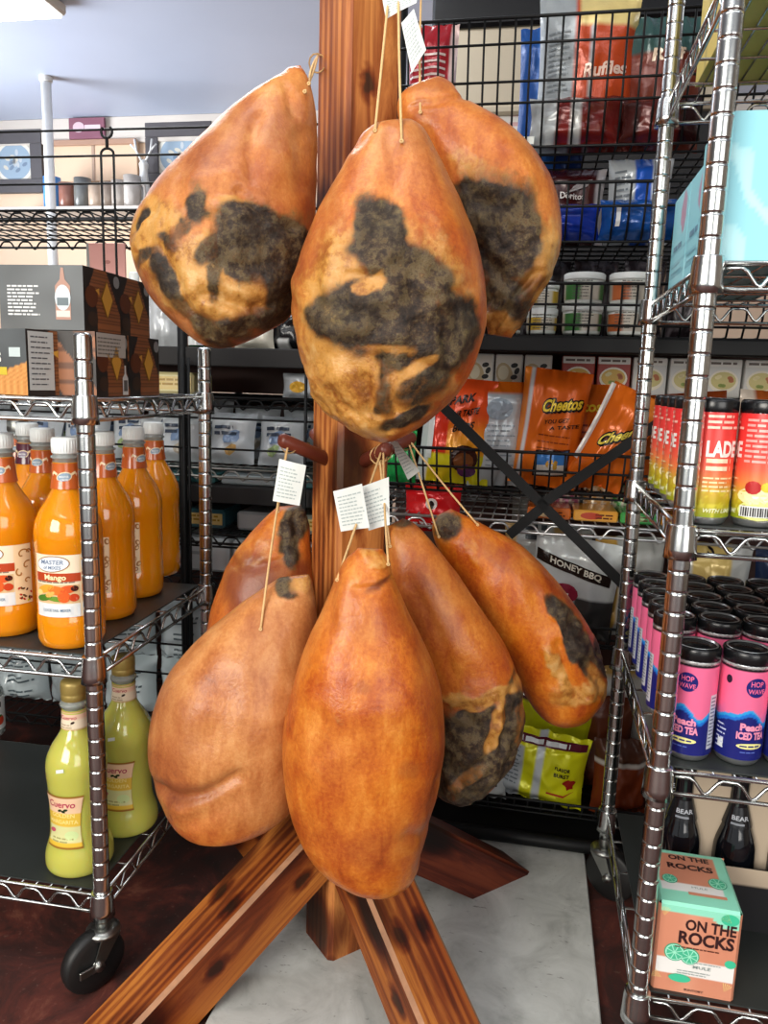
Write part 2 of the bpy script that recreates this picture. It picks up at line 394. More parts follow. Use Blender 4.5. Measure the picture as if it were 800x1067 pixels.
# ------------------------------------------------------------------ ham stand
SA = math.radians(33.6); SP = Vector((-.055, 1.185, 0))
def stand():
    e = empty('ham_stand', 'tall reddish cedar post stand with four sloping legs and pegs', 'stand', SP, SA)
    h = .0445; top = 1.95
    def beam(m, Lg, b=.005):
        m.box((0, -h, -h), (Lg, h, h), bev=b)
    m = MB(); beam(m, top-.004, .007)
    o = m.build('post', 'wood_post', e, (0, 0, .004), (0, -PI/2, 0))
    th = math.atan(.73)
    for k in range(4):
        # leg: profile in (r,z), flush cut on floor
        toe, heel, r0 = .43, .28, h
        zt, zb = (toe-r0)*math.tan(th), (heel-r0)*math.tan(th)
        m = MB(); c, s = math.cos(th), math.sin(th)
        O = Vector((r0, 0, zt))
        def tl(r, z):   # to leg-local: x along the leg (downwards), z normal
            d = Vector((r-O.x, 0, z-O.z)); return (d.x*c - d.z*s, d.x*s + d.z*c)
        P = [tl(r0, zt), tl(toe, 0), tl(heel, 0), tl(r0, zb)]
        b = .006
        vs = []
        for y in (-h, h):
            for i, (x, z) in enumerate(P):
                vs.append((x, y, z))
        # bevelled top ridges: add strips
        (x0, z0), (x1, z1), (x2, z2), (x3, z3) = P
        vs = [(x0, -h, z0-b), (x1, -h, z1-b), (x2, -h, z2), (x3, -h, z3),
              (x0, -h+b, z0), (x1, -h+b, z1), (x1, h-b, z1), (x0, h-b, z0),
              (x0, h, z0-b), (x1, h, z1-b), (x2, h, z2), (x3, h, z3)]
        F = [(3, 2, 1, 0), (4, 5, 6, 7), (8, 9, 10, 11), (2, 3, 11, 10), (1, 2, 10, 9, 6, 5), (0, 4, 7, 8, 11, 3)]
        m.add(vs, F, 0, None, False); m.add(vs, [(0, 1, 5, 4), (7, 6, 9, 8)], 1, None, False)
        a = k*PI/2
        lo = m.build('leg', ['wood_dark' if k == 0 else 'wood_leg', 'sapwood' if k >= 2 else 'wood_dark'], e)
        lo.matrix_local = Matrix.Rotation(a, 4, 'Z') @ Matrix.Translation(O) @ Matrix.Rotation(th, 4, 'Y')
        m = MB(); m.lathe([(.001, 0), (.009, 0), (.011, .003), (.011, .011), (.006, .013), (.001, .013)], 6)
    # dowels
    for z, k0 in ((.838, 0), (1.53, 0)):
        for k in range(4):
            a = k*PI/2; m = MB()
            ln = .075 if k != 3 else .06
            m.tube([(h-.012, 0, z), (h+ln-.004, 0, z+ln*.45), (h+ln, 0, z+ln*.46)], [.0105, .0105, .008], 14)
            m.build('peg', 'peg', e, (0, 0, 0), (0, 0, a))
    return e
stand()
def peg_tip(k, z, t=.8):
    a = SA+k*PI/2; ln = .075 if k != 3 else .06; r = .0445+ln*t
    return SP + Vector((math.cos(a)*r, math.sin(a)*r, z+ln*.46*t+.009))
# ------------------------------------------------------------------ hams
def crom(P, n):
    """resample list of tuples with Catmull-Rom into n samples"""
    P = [tuple(p) for p in P]; m = len(P); out = []
    for i in range(n):
        t = i/(n-1)*(m-1); k = min(int(t), m-2); f = t-k
        p0, p1, p2, p3 = P[max(k-1, 0)], P[k], P[k+1], P[min(k+2, m-1)]
        out.append(tuple(.5*((2*b)+(c-a)*f+(2*a-5*b+4*c-d)*f*f+(-a+3*b-3*c+d)*f**3) for a, b, c, d in zip(p0, p1, p2, p3)))
    return out
def ham(label, Y, Ls, Rs, dF, dB, patches, dents, tone, seed, hang, peg, lean=0, NR=120, NA=150, bumpy=1.0, pn=2.15):
    """Ls, Rs: the two outline sides traced top to bottom; dF, dB: half thickness ratio front/back."""
    Lr, Rr = crom(Ls, NR), crom(Rs, NR); rnd = random.Random(seed); so = Vector((seed*3.1, seed*1.7, seed*.9))
    vs, cs, tn = [], [], []; org = at((Ls[0][0]+Rs[0][0])/2, (Ls[0][1]+Rs[0][1])/2, Y)
    maxw = max(((at(*l, Y)-at(*r, Y)).length for l, r in zip(Lr, Rr)))/2
    for i in range(NR):
        l, r = Lr[i], Rr[i]; Yi = Y + lean*(i/(NR-1)-.3)
        a, b = at(*l, Yi), at(*r, Yi); c = (a+b)/2; hw = (b-a)/2; w = hw.length; t = i/(NR-1)
        cap = min(1, math.sqrt(max(0, 1-(1-min(1, t/.06))**2))*1) if t < .06 else 1
        cap2 = math.sqrt(max(0, 1-((t-.86)/.14)**2)) if t > .86 else 1
        for k in range(NA):
            A = 2*PI*k/NA; ca, sa = math.cos(A), math.sin(A)
            sx = math.copysign(abs(ca)**(2/pn), ca); sy = math.copysign(abs(sa)**(2/pn), sa)
            th = (w*.55+maxw*.45*min(1, t*2.2))*(dF if sa < 0 else dB)*max(.12, cap*cap2)
            p = c + hw*sx + Vector((0, 1, 0))*(th*sy)
            px = l[0]+(r[0]-l[0])*(sx+1)/2; py = l[1]+(r[1]-l[1])*(sx+1)/2
            nw = noise.noise_vector(Vector((px*.03, py*.03, seed)))*9 + noise.noise_vector(Vector((px*.09, py*.09, seed+5)))*4
            qx, qy = px+nw.x, py+nw.y; W_ = [0, 0, 0]; front = sst(.12, -.05, sa)
            if front > 0:
                for kind, x, y, rx, ry, ro, st in patches:
                    q = math.radians(ro); dx, dy = qx-x, qy-y; u, v = dx*math.cos(q)+dy*math.sin(q), -dx*math.sin(q)+dy*math.cos(q)
                    d = math.hypot(u/rx, v/ry)
                    if d < 1.35:
                        e = sst(1.34, .62, d)*st*front; j = 'mfb'.index(kind)
                        W_[j] = max(W_[j], e)
                        if kind == 'f': W_[0] *= 1-e*.92
            disp = 0
            big = noise.noise(p*12+so)*.0032 + noise.noise(p*34+so)*.0011
            disp += big*bumpy
            mf = max(W_[0], W_[1]*.7)
            if mf > .02:
                disp += mf*(noise.fractal(p*32+so, 1.0, 2.0, 4)*.008 - .004*W_[0])
                rid = 1-abs(noise.noise(p*24+so*2))*2; disp += mf*rid*.0048
            for line, rad, dep in dents:
                if front <= 0: break
                dm = 1e9
                if len(line) == 1: dm = math.hypot(px-line[0][0], py-line[0][1])
                for (x0, y0), (x1, y1) in zip(line, line[1:]):
                    ex, ey = x1-x0, y1-y0; tt = min(1, max(0, ((px+nw.x*.3-x0)*ex+(py+nw.y*.3-y0)*ey)/(ex*ex+ey*ey)))
                    dm = min(dm, math.hypot(px+nw.x*.3-x0-ex*tt, py+nw.y*.3-y0-ey*tt))
                if dm < rad*2.6: disp -= dep*math.exp(-(dm/rad)**2)*front
            nrm = (hw.normalized()*ca*1.0 + Vector((0, 1, 0))*sa).normalized()
            vs.append(p + nrm*disp - org); cs.append(tuple(W_))
            tn.append(min(1, max(0, tone(px, py, t) + noise.noise(p*10+so)*.25)))
    fs = [(i*NA+k, i*NA+(k+1) % NA, (i+1)*NA+(k+1) % NA, (i+1)*NA+k) for i in range(NR-1) for k in range(NA)]
    fs.append(tuple(range(NA-1, -1, -1))); fs.append(tuple((NR-1)*NA+k for k in range(NA)))
    me = bpy.data.meshes.new('cured_ham'); me.from_pydata([tuple(v) for v in vs], [], [f[::-1] for f in fs])
    me.materials.append(M['ham']); me.polygons.foreach_set('use_smooth', [True]*len(fs))
    ca = me.color_attributes.new('Col', 'FLOAT_COLOR', 'POINT'); bf = np.ones((len(vs), 4), dtype=np.float32); bf[:, :3] = np.array(cs); ca.data.foreach_set('color', bf.ravel())
    ta = me.attributes.new('Tone', 'FLOAT', 'POINT'); ta.data.foreach_set('value', tn)
    me.update(); o = bpy.data.objects.new('cured_ham', me); COL.objects.link(o); o.location = org
    tag(o, label, 'ham', 'cured hams hanging on the stand')
    # twine: from the peg to the ham, each strand with a knot
    def front_pt(px, py):
        best = None
        for i in range(0, len(vs)):
            q = vs[i]+org; d = q-Vector((0, 0, CAMH))
            if d.y <= 0: continue
            r_ = ray(px, py)*q.y + Vector((0, 0, CAMH)); e = (r_-q).length
            if best is None or e + q.y*.15 < best[0]: best = (e+q.y*.15, q)
        return best[1]
    pt = Vector(peg)
    for (hx_, hy_) in hang:
        e = front_pt(hx_, hy_); m = MB(); n = 9; pts = []
        st = pt; e2 = e + Vector((0, -.002, .0))
        for j in range(n+1):
            f = j/n; q = st.lerp(e2, f); pts.append(q-org+Vector((math.sin(f*PI)*.003*math.sin(seed+hx_), 0, 0)))
        m.tube(pts, .0016, 6)
        m.tube([e2-org+Vector((math.cos(a)*.0016, -.0012, math.sin(a)*.0016)) for a in [2*PI*z/8 for z in range(8)]], .0012, 5, closed=True)
        # loop over the peg
        m.tube([pt-org+Vector((math.cos(a)*.012, math.sin(a*2)*.002, -.010+math.sin(a)*.0125)) for a in [2*PI*z/12 for z in range(12)]], .00125, 5, closed=True)
        m.build('twine', 'twine', o)
    return o
def paper_tag(h, quad, Y, seed, lab=None):
    """quad: four corner px (TL, TR, BR, BL); hangs with the ham h"""
    P = [at(x, y, yy) for (x, y), yy in zip(quad, Y)]; m = MB(); o = Vector(h.location)
    nr = (P[1]-P[0]).cross(P[3]-P[0]).normalized()
    if nr.y > 0: nr = -nr
    def pos(u, v, d=0):
        a = P[0].lerp(P[1], u); b = P[3].lerp(P[2], u)
        return a.lerp(b, v) - o + nr*(d+.003*math.sin(u*PI)*math.sin(v*2+seed))
    wh = lin('#dde2de')
    m.grid(8, 8, lambda u, v: pos(u, v), lambda u, v: wh); m.grid(8, 8, lambda u, v: pos(u, v, -.0005), lambda u, v: wh)
    rr = random.Random(seed)
    for i in range(9):
        v = .16+i*.085; u = .1; e = rr.uniform(.6, .92)
        while u < e:
            w = rr.uniform(.05, .16); u2 = min(e, u+w)
            m.add([pos(u, v, .0006), pos(u2, v, .0006), pos(u2, v+.03, .0006), pos(u, v+.03, .0006)], [(0, 1, 2, 3)], 0, lin('#a9b5b4'), False); u = u2+.03
    t = m.build('paper_tag', 'print', h); t['label'] = lab or 'white paper tag with faint print'
    return t
hams = {}
hams['UL'] = ham('ham hanging at the upper left of the post, dark crusted cut face below', 1.03,
  [(300,70),(292,78),(262,98),(222,134),(185,172),(158,205),(143,240),(144,272),(158,306),(185,338),(210,358),(228,363)],
  [(314,68),(322,82),(328,104),(329,130),(329,160),(329,195),(328,230),(326,265),(318,300),(300,330),(272,347),(240,362)],
  .8, .7,
  [('f',235,300,72,42,10,1),('f',180,262,36,50,-20,.8),('f',272,232,32,12,25,.8),('m',272,262,36,40,10,1),('m',305,282,24,48,5,1),('m',222,230,11,22,10,.72),('m',208,252,9,9,0,.5),('m',160,238,5,15,10,.7),('m',186,296,11,26,-25,.7),('m',166,278,16,8,0,.55),('m',232,278,10,18,20,.6),('m',205,325,10,20,-30,.55),('m',270,338,50,14,-15,.8),('m',225,345,25,14,40,.7),('f',240,305,20,16,0,1),('f',250,322,30,16,0,.7),('b',225,165,70,30,-38,.3),('b',300,200,30,40,0,.3),('f',215,300,12,40,-20,.7),('m',240,296,8,26,10,.6),('m',196,262,14,8,30,.6),('b',300,150,20,34,20,.5),('b',190,235,30,12,0,.25),('f',290,100,24,14,-35,.45)],
  [([(276,140),(272,170),(276,200)],9,.007),([(318,150),(322,200)],9,.004),([(262,215),(285,236),(310,246)],5,.007),([(185,270),(215,330),(225,350)],6,.007),([(230,312),(265,325),(295,318)],6,.009),([(210,190),(200,215)],8,.003),([(300,100),(312,130)],6,.004),([(240,240),(246,285)],5,.006)],
  lambda x, y, t: .85 - .35*sst(240, 330, x), 3, [(322,88),(318,96)], at(331, 58, 1.18), lean=-.03, bumpy=1.3)
hams['UF'] = ham('ham hanging in front of the post, topmost front, large grey cut face', .94,
  [(398,126),(378,138),(366,158),(350,188),(328,230),(311,272),(305,312),(309,352),(322,395),(345,430),(375,452),(398,461)],
  [(428,124),(440,134),(450,150),(470,188),(488,228),(501,270),(506,312),(502,352),(486,395),(458,428),(428,450),(408,460)],
  .85, .75,
  [('f',398,340,92,108,0,.85),('f',330,330,22,60,10,.5),('m',398,264,27,46,-16,1),('m',434,318,34,56,-24,1),('m',368,334,42,32,-6,1),('m',455,355,32,46,10,.9),('m',412,358,46,30,0,.75),('m',482,350,14,32,8,.75),('m',440,400,34,18,-20,.55),('m',396,405,12,34,8,.55),('f',386,306,18,8,-25,1.0),('f',352,300,14,18,20,.5),('f',405,366,26,6,8,.7),('f',384,400,7,34,5,.8),('f',428,385,30,7,-25,.8),('f',455,322,8,20,-25,.5),('f',348,420,40,12,40,1.0),('f',385,440,34,14,20,1.0),('b',335,250,18,60,22,.35),('b',485,235,16,60,-20,.4),('b',342,330,14,30,0,.3),('b',420,150,30,22,0,.25),('m',422,432,30,10,-25,.8)],
  [([(405,150),(412,190),(405,225)],10,.004),([(382,395),(388,425),(408,440)],5,.008),([(398,375),(402,400),(412,425)],4,.008),([(366,296),(395,300)],4,.005),([(420,245),(440,290),(466,312)],5,.004),([(345,405),(375,430),(405,446)],5,.006),([(385,140),(372,160)],7,.003),([(455,330),(462,370)],5,.006),([(420,375),(470,392)],5,.006)],
  lambda x, y, t: .45 + .3*sst(250, 140, y) - .35*sst(430, 500, x), 8, [(418,149),(391,137)], peg_tip(3, 1.56), lean=.02)
hams['UR'] = ham('ham hanging at the upper right of the post, partly behind the front ham', 1.13,
  [(424,92),(415,104),(416,125),(432,155),(452,190),(472,225),(490,262),(500,295),(505,325),(508,348)],
  [(455,80),(470,88),(484,103),(520,125),(553,155),(575,190),(584,228),(580,268),(563,308),(532,352)],
  .85, .75,
  [('f',545,300,30,56,15,.9),('f',552,240,10,50,-12,.6),('m',512,240,44,60,-22,1),('m',538,250,14,36,-10,.7),('m',515,300,20,24,0,.6),('m',520,320,26,30,15,.8),('m',545,318,12,34,25,.6),('f',512,340,22,18,0,.9),('f',500,190,40,14,25,.6),('f',560,270,14,40,8,.6),('b',540,160,40,14,38,.3),('b',440,130,22,18,0,.35),('b',445,95,22,12,0,.4)],
  [([(428,120),(455,116),(485,106)],4,.004),([(440,150),(446,170),(460,190)],9,.005),([(550,290),(530,315),(512,345)],4,.008),([(560,300),(545,345)],4,.006),([(492,262),(520,300)],6,.005)],
  lambda x, y, t: .35, 12, [(438,118)], peg_tip(0, 1.53), lean=-.02)
hams['LB'] = ham('small ham hanging furthest back on the lower left, purplish shank', 1.2,
  [(290,528),(276,540),(258,558),(238,585),(224,620),(216,660),(214,700),(216,740),(226,775),(244,800)],
  [(312,526),(320,540),(324,560),(326,590),(328,625),(329,660),(329,700),(326,740),(316,775),(298,802)],
  .8, .75,
  [('m',306,548,14,24,15,.9),('m',312,575,8,14,0,.6),('b',270,600,36,26,25,.95),('b',300,592,30,16,0,.7),('f',268,572,30,16,-30,.4),('f',310,612,16,10,0,.7)],
  [([(240,582),(270,585),(300,578)],5,.005),([(308,540),(312,565)],5,.006),([(235,610),(265,640)],10,.003)],
  lambda x, y, t: .15, 17, [(290,532)], peg_tip(2, .838), lean=-.02, NR=90, NA=110)
hams['LL'] = ham('pale brown ham at the lower left with a deep crease near its base', 1.04,
  [(290,602),(276,612),(258,624),(232,645),(203,670),(176,700),(161,735),(158,772),(166,810),(178,838),(196,854),(215,858)],
  [(322,598),(327,612),(329,632),(330,660),(331,695),(330,730),(327,765),(322,800),(313,828),(298,844),(272,853),(240,859)],
  .85, .75,
  [('m',302,606,14,9,0,.7),('f',318,602,12,8,0,.6),('b',195,740,26,50,15,.28),('b',205,795,40,12,-12,.55),('f',195,822,34,14,18,.3),('b',290,660,26,40,0,.2)],
  [([(176,800),(205,800),(232,790),(262,774)],6,.011),([(215,822),(262,790)],10,.003),([(245,700),(235,740)],18,.005),([(296,608),(310,606)],6,.008),([(270,640),(255,660)],8,.002)],
  lambda x, y, t: .95 - .55*sst(800, 850, y), 21, [(272,655)], peg_tip(2, .838), lean=-.03)
hams['LF'] = ham('bright orange ham hanging lowest in front, long smooth and rounded', .95,
  [(374,571),(360,584),(349,603),(336,632),(320,668),(305,710),(297,752),(297,796),(303,838),(318,874),(346,902),(376,917)],
  [(398,572),(406,585),(411,603),(428,640),(446,680),(459,720),(464,764),(460,806),(451,845),(443,880),(430,908),(404,922)],
  .85, .75,
  [('b',392,604,16,5,-12,.9),('b',380,690,6,5,0,.4),('b',425,772,12,9,0,.4),('b',440,840,14,14,0,.5),('f',388,580,16,8,20,.55),('f',340,730,26,80,8,.2),('b',435,870,8,20,10,.4),('b',448,720,14,80,-10,.3),('b',385,640,40,12,0,.15),('b',400,850,40,20,0,.2)],
  [([(372,606),(392,606),(408,602)],4,.004),([(352,600),(345,640)],5,.0025),([(338,720),(330,760)],7,.002),([(456,800),(446,850),(440,885)],6,.004),([(425,840),(438,848)],8,.004),([(345,640),(375,632)],5,.0015)],
  lambda x, y, t: .12 + .1*sst(420, 320, x), 26, [(351,604),(405,588)], peg_tip(3, .838), lean=.01)
hams['LC'] = ham('golden ham right of the front one, ridged dark cut face at its bottom', 1.105,
  [(405,548),(402,560),(404,582),(410,612),(425,650),(440,690),(452,730),(455,770),(452,800),(454,822),(462,832)],
  [(420,540),(434,546),(455,570),(480,602),(506,640),(530,680),(543,714),(544,750),(534,786),(512,816),(486,835)],
  .85, .75,
  [('m',498,762,46,54,18,1),('m',528,735,14,38,5,.95),('m',478,812,30,24,0,.9),('m',475,750,14,34,10,1),('f',500,712,46,8,-8,.95),('f',512,742,8,30,12,1.0),('f',484,792,26,7,-30,.6),('f',470,815,10,14,0,.4),('f',538,740,5,40,5,.5),('m',420,544,14,7,0,.5),('b',440,600,8,20,-35,.25),('b',452,640,30,10,50,.25),('b',425,610,10,60,-30,.3)],
  [([(425,600),(455,650),(470,690)],6,.002),([(508,728),(505,770),(480,790)],5,.008),([(462,724),(500,720),(530,712)],5,.005),([(470,790),(490,812)],5,.006),([(523,725),(516,770)],5,.006)],
  lambda x, y, t: .25, 31, [(406,568)], peg_tip(3, .838, .6), lean=-.02)
hams['LR'] = ham('glossy reddish ham slanting out to the far lower right of the stand', 1.2,
  [(455,537),(450,552),(460,580),(480,612),(500,642),(518,672),(534,702),(548,726),(565,746),(584,756)],
  [(470,530),(486,538),(512,550),(540,566),(566,590),(590,620),(612,652),(628,688),(628,722),(608,752)],
  .85, .75,
  [('m',596,662,13,46,-28,1),('m',580,640,9,34,-30,.8),('m',622,682,10,22,-15,.9),('f',590,712,26,14,10,.7),('f',575,690,8,34,-25,.9),('f',612,702,8,30,-20,.8),('m',466,546,14,14,0,.7),('f',490,565,6,20,-10,.4),('b',520,575,30,12,35,.45),('b',545,735,26,10,25,.4),('b',560,600,50,14,42,.35),('b',500,660,14,50,-35,.3)],
  [([(575,660),(585,695),(600,712)],5,.006),([(550,610),(565,640)],10,.003),([(600,680),(618,700)],5,.006),([(480,600),(510,590)],10,.002)],
  lambda x, y, t: .05, 36, [(457,560),(497,546)], peg_tip(0, .838), lean=-.02)
paper_tag(hams['LL'], [(291,478),(319,485),(312,527),(284,522)], [1.06]*4, 1)
paper_tag(hams['LF'], [(347,512),(377,504),(385,550),(355,554)], [1.0]*4, 2)
paper_tag(hams['LC'], [(374,508),(405,497),(406,547),(384,553)], [1.015]*4, 3)
paper_tag(hams['LR'], [(406,460),(414,461),(437,491),(425,500)], [1.22, 1.2, 1.2, 1.22], 4)
paper_tag(hams['UF'], [(396,-14),(436,-22),(434,3),(402,20)], [1.0]*4, 5)
paper_tag(hams['UR'], [(418,24),(431,9),(444,52),(429,76)], [1.12]*4, 6)
# ------------------------------------------------------------------ wire racks
def make_post(zt, zb=0, groove=True, r=.0127):
    p = [(r, zb)]; z = zb+.02; k = 0
    while z < zt-.02 and groove:
        d = .0013 if k % 8 else .002
        p += [(r, z-.0035), (r, z-.0010), (r-d*.8, z-.0005), (r-d*.8, z+.0005), (r, z+.0010), (r, z+.0035)]; z += .0254; k += 1
    p += [(r, zt-.006), (r, zt-.003), (r-.003, zt)]
    m = MB(); m.lathe(p, 16); return m
def make_shelf(x0, x1, D, z, n=12, gap=.0254, sides='fblr', thick=.032, wr=.0031):
    m = MB()
    def loop(zz): m.tube([(x0+.014, 0, zz), (x1-.014, 0, zz)], wr, 6); m.tube([(x0+.014, D, zz), (x1-.014, D, zz)], wr, 6); m.tube([(x0, .014, zz), (x0, D-.014, zz)], wr, 6); m.tube([(x1, .014, zz), (x1, D-.014, zz)], wr, 6)
    loop(z-wr); loop(z-thick)
    per = .056
    def zig(a, b):
        a, b = Vector(a), Vector(b); Ln = (b-a).length; k = max(1, round(Ln/per)); pts = []
        for i in range(k):
            for f, zz in ((.0, -.0085), (.3, -.0085), (.4, -.012), (.58, -.026), (.65, -.0285), (.72, -.026), (.9, -.012)):
                q = a.lerp(b, (i+f)/k); pts.append((q.x, q.y, z+zz))
        q = b; pts.append((q.x, q.y, z-.0085)); m.tube(pts, .0024, 5)
    zig((x0+.02, 0, 0), (x1-.02, 0, 0)); zig((x0+.02, D, 0), (x1-.02, D, 0)); zig((x0, .02, 0), (x0, D-.02, 0)); zig((x1, .02, 0), (x1, D-.02, 0))
    k = int((x1-x0-.03)/gap)
    for i in range(1, k+1):
        x = x0+.015+i*(x1-x0-.03)/(k+1); m.tube([(x, 0, z-.0017), (x, D, z-.0017)], .0016, 5)
    for f in (.2, .4, .6, .8): m.tube([(x0, D*f, z-.005), (x1, D*f, z-.005)], .0022, 5)
    for x in (x0, x1):
        for y in (0, D):
            X = Matrix.Translation((x, y, z-.037))
            m.lathe([(.0128, 0), (.0195, 0), (.0185, .012), (.0178, .03), (.0165, .0395), (.0165, .041), (.0128, .041)], 16, X=X)
    return m
def make_caster():
    c = MB(); c.lathe([(.0115, .095), (.0115, .13)], 12); c.lathe([(.02, .088), (.026, .09), (.026, .096), (.014, .1)], 16)
    for s in (-1, 1):
        c.add([(-.012, s*.016, .09), (.02, s*.016, .09), (-.008, s*.016, .05), (-.026, s*.016, .05), (-.012, s*.0185, .09), (.02, s*.0185, .09), (-.008, s*.0185, .05), (-.026, s*.0185, .05)],
              [(0, 1, 2, 3), (7, 6, 5, 4), (0, 4, 5, 1), (1, 5, 6, 2), (2, 6, 7, 3), (3, 7, 4, 0)], 0, None, False)
    c.tube([(-.018, -.024, .05), (-.018, .024, .05)], .008, 10)
    c.box((-.05, -.022, .043), (-.014, -.018, .056), bev=.001)
    w = MB(); ring = [(.001, -.0145), (.02, -.0145), (.03, -.012), (.044, -.012), (.0485, -.009), (.05, 0), (.0485, .009), (.044, .012), (.03, .012), (.02, .0145), (.001, .0145)]
    w.lathe(ring, 28, X=Matrix.Translation((-.018, 0, .05)) @ Matrix.Rotation(PI/2, 4, 'X'))
    return c, w
def rack(label, fr, x0, x1, D, zs, ztop, mat, zb=.118, liners=(), casters=True, groove=True, crot=.35, thick=.032):
    e = empty('wire_rack', label, 'rack', fr.p(0, 0, 0), fr.a)
    pm = None
    for x in (x0, x1):
        for y in (0, D):
            if pm is None: pm = make_post(ztop, zb, groove).build('post', mat, e, (x, y, 0)).data
            else:
                o = bpy.data.objects.new('post', pm); COL.objects.link(o); o.parent = e; o.location = (x, y, 0)
    for i, z in enumerate(zs):
        s = make_shelf(x0, x1, D, z, thick=thick).build('shelf', mat, e)
        if i in liners:
            m = MB(); m.box((x0+.016, .006, z), (x1-.016, D-.006, z+.0025)); m.build('shelf_liner', 'liner', s)
    if casters:
        c, w = make_caster(); first = None
        for x in (x0, x1):
            for y in (0, D):
                if first is None:
                    co = c.build('caster', 'zinc', e, (x, y, 0), (0, 0, crot)); wo = w.build('wheel', 'rubber', co); first = co
                else:
                    q = copy_tree(first, e); q.location = (x, y, 0)
    return e
LZ = (.155, .543, .925); LD = .425; LIN = .0025
left_rack = rack('short chrome wire rack on casters at left with bottles and cartons', L, -.93, 0, LD, LZ, 1.014, 'chrome', liners=(0, 1), crot=1.0)
RZ = (.172, .493, .80, 1.105, 1.42); RD = .45
right_rack = rack('tall chrome wire rack at right holding drink cans and boxes', R, 0, .93, RD, RZ, 1.86, 'chrome', liners=(0, 1, 2), crot=2.6)
# ------------------------------------------------------------------ left rack products
def nse(x, y, z=0, s=1): return noise.noise(Vector((x*s, y*s, z)))
CREAM, BROWN, WHITE, INK = lin('#f1d9b0'), lin('#a8743a'), lin('#e9edee'), lin('#2a2622')
MR = .0495
def mango_parts(e, ang, purple=False, label=True):
    r = MR
    prof = [(.001, 0), (.038, 0), (.046, .004), (r, .014), (r, .05), (r-.0008, .052), (r-.0008, .15), (r, .152), (r, .178), (.0475, .192), (.041, .208), (.031, .224), (.024, .236), (.0205, .244), (.0195, .25), (.0193, .282), (.0005, .282)]
    m = MB(); m.lathe(prof, 36); m.build('bottle_body', 'mango', e)
    m = MB(); m.lathe([(.0185, .282), (.0185, .287), (.0215, .288), (.0215, .291), (.0182, .292), (.0182, .297), (.001, .297)], 24); m.build('neck_ring', 'clear', e)
    m = MB(); pf = [(.001, .2955), (.0195, .2955)]
    n = 36; vs = []
    m.lathe([(.0195, .2955), (.0198, .2965), (.0196, .3165), (.018, .3185), (.001, .3188)], 24)
    for k in range(30):
        a = 2*PI*k/30; m.tube([(.0197*math.sin(a), .0197*math.cos(a), .298), (.0195*math.sin(a), .0195*math.cos(a), .315)], .0006, 4)
    m.build('cap', 'white_cap', e)
    # neck label: metallic orange with a leaf logo
    c1, c2 = (lin('#d0672a'), lin('#8e3a14')) if not purple else (lin('#5a2436'), lin('#34111f'))
    m = MB(); NR_ = .0202
    def ncol(u, v):
        s = .5+.5*math.sin(u*37+v*3); return mixc(c1, c2, .25+.4*s*abs(u-.5)*2)
    m.grid(40, 6, lambda u, v: ((NR_+.0035*(1-v)**2)*math.sin((u-.5)*2*PI), -(NR_+.0035*(1-v)**2)*math.cos((u-.5)*2*PI), .243+.038*v), ncol)
    f = lambda x, y: (lambda q: (q[0], q[1], y+.26))(cyl(NR_+.0011, .0004)(x, y)) 
    for a0 in (0, 2.6):
        g = (lambda a0: lambda x, y: f(x+a0*NR_, y))(a0)
        m.disc(g, 0, .001, .0115, .0075, CREAM, rot=.25); m.disc(lambda x, y: Vector(g(x, y))*1.0+Vector((math.sin(x/NR_+a0), -math.cos(x/NR_+a0), 0))*.0003, 0, .001, .0098, .006, lin('#8fa5b8') if not purple else lin('#8d7f94'), rot=.25)
        h = lambda x, y: Vector(g(x, y))+Vector((math.sin(x/NR_+a0), -math.cos(x/NR_+a0), 0))*.0006
        m.text('MASTER', h, .0042, WHITE, width=.013, bold=.02); 
        m.text('of MIXES', lambda x, y: h(x, y-.0045), .0038, WHITE, width=.011, bold=.02)
        for s in (-1, 1):
            m.poly(g, [(s*.009, .006), (s*.016, .010), (s*.019, .006), (s*.018, .002), (s*.016, .006), (s*.011, .003)], CREAM)
            m.poly(g, [(s*.008, -.005), (s*.015, -.010), (s*.019, -.007), (s*.014, -.007)], CREAM)
    m.build('neck_label', 'gloss', e, rot=ang)
    if not label: return
    m = MB(); f0 = cyl(r-.0002, .0006); f1 = cyl(r-.0002, .0010); f2 = cyl(r-.0002, .0014); Lw, Lh, zb = .098, .095, .054
    off = lambda f: (lambda x, y: f(x, y+zb))
    a, b, c = off(f0), off(f1), off(f2)
    def lc(u, v):
        if u > .72:
            return lin('#f0d7ac')
        if v < .22: return lin('#e3e4e2')
        return lin('#f3e2c6')
    m.grid(44, 20, lambda u, v: a((u-.5)*Lw, v*Lh), lc)
    # swirls on the right third
    for (x, y, rr, t0, t1) in ((.034, .078, .012, .2, 4.6), (.041, .060, .009, 1, 5.2), (.030, .05, .008, 2, 6.5), (.043, .082, .006, 0, 4), (.040, .036, .006, .5, 5)):
        pts = [(x+rr*(1-.08*k)*math.cos(t0+(t1-t0)*k/12), y+rr*(1-.08*k)*math.sin(t0+(t1-t0)*k/12)) for k in range(13)]
        for p, q in zip(pts, pts[1:]):
            d = Vector((q[0]-p[0], q[1]-p[1])).normalized()*.0011; m.poly(b, [(p[0]-d.y, p[1]+d.x), (p[0]+d.y, p[1]-d.x), (q[0]+d.y, q[1]-d.x), (q[0]-d.y, q[1]+d.x)], BROWN)
    m.disc(b, -.018, .081, .026, .0125, lin('#a5793f'), rot=.08, n=26); m.disc(c, -.018, .081, .0245, .011, lin('#dfe4ea'), rot=.08, n=26)
    d_ = off(cyl(r-.0002, .0017))
    m.text('MASTER', lambda x, y: d_(x-.018, y+.081), .009, lin('#6d7f9a'), width=.034, shear=.15, bold=.01)
    m.text('of MIXES', lambda x, y: d_(x-.018, y+.0735), .007, lin('#6d7f9a'), width=.026, shear=.15, bold=.01)
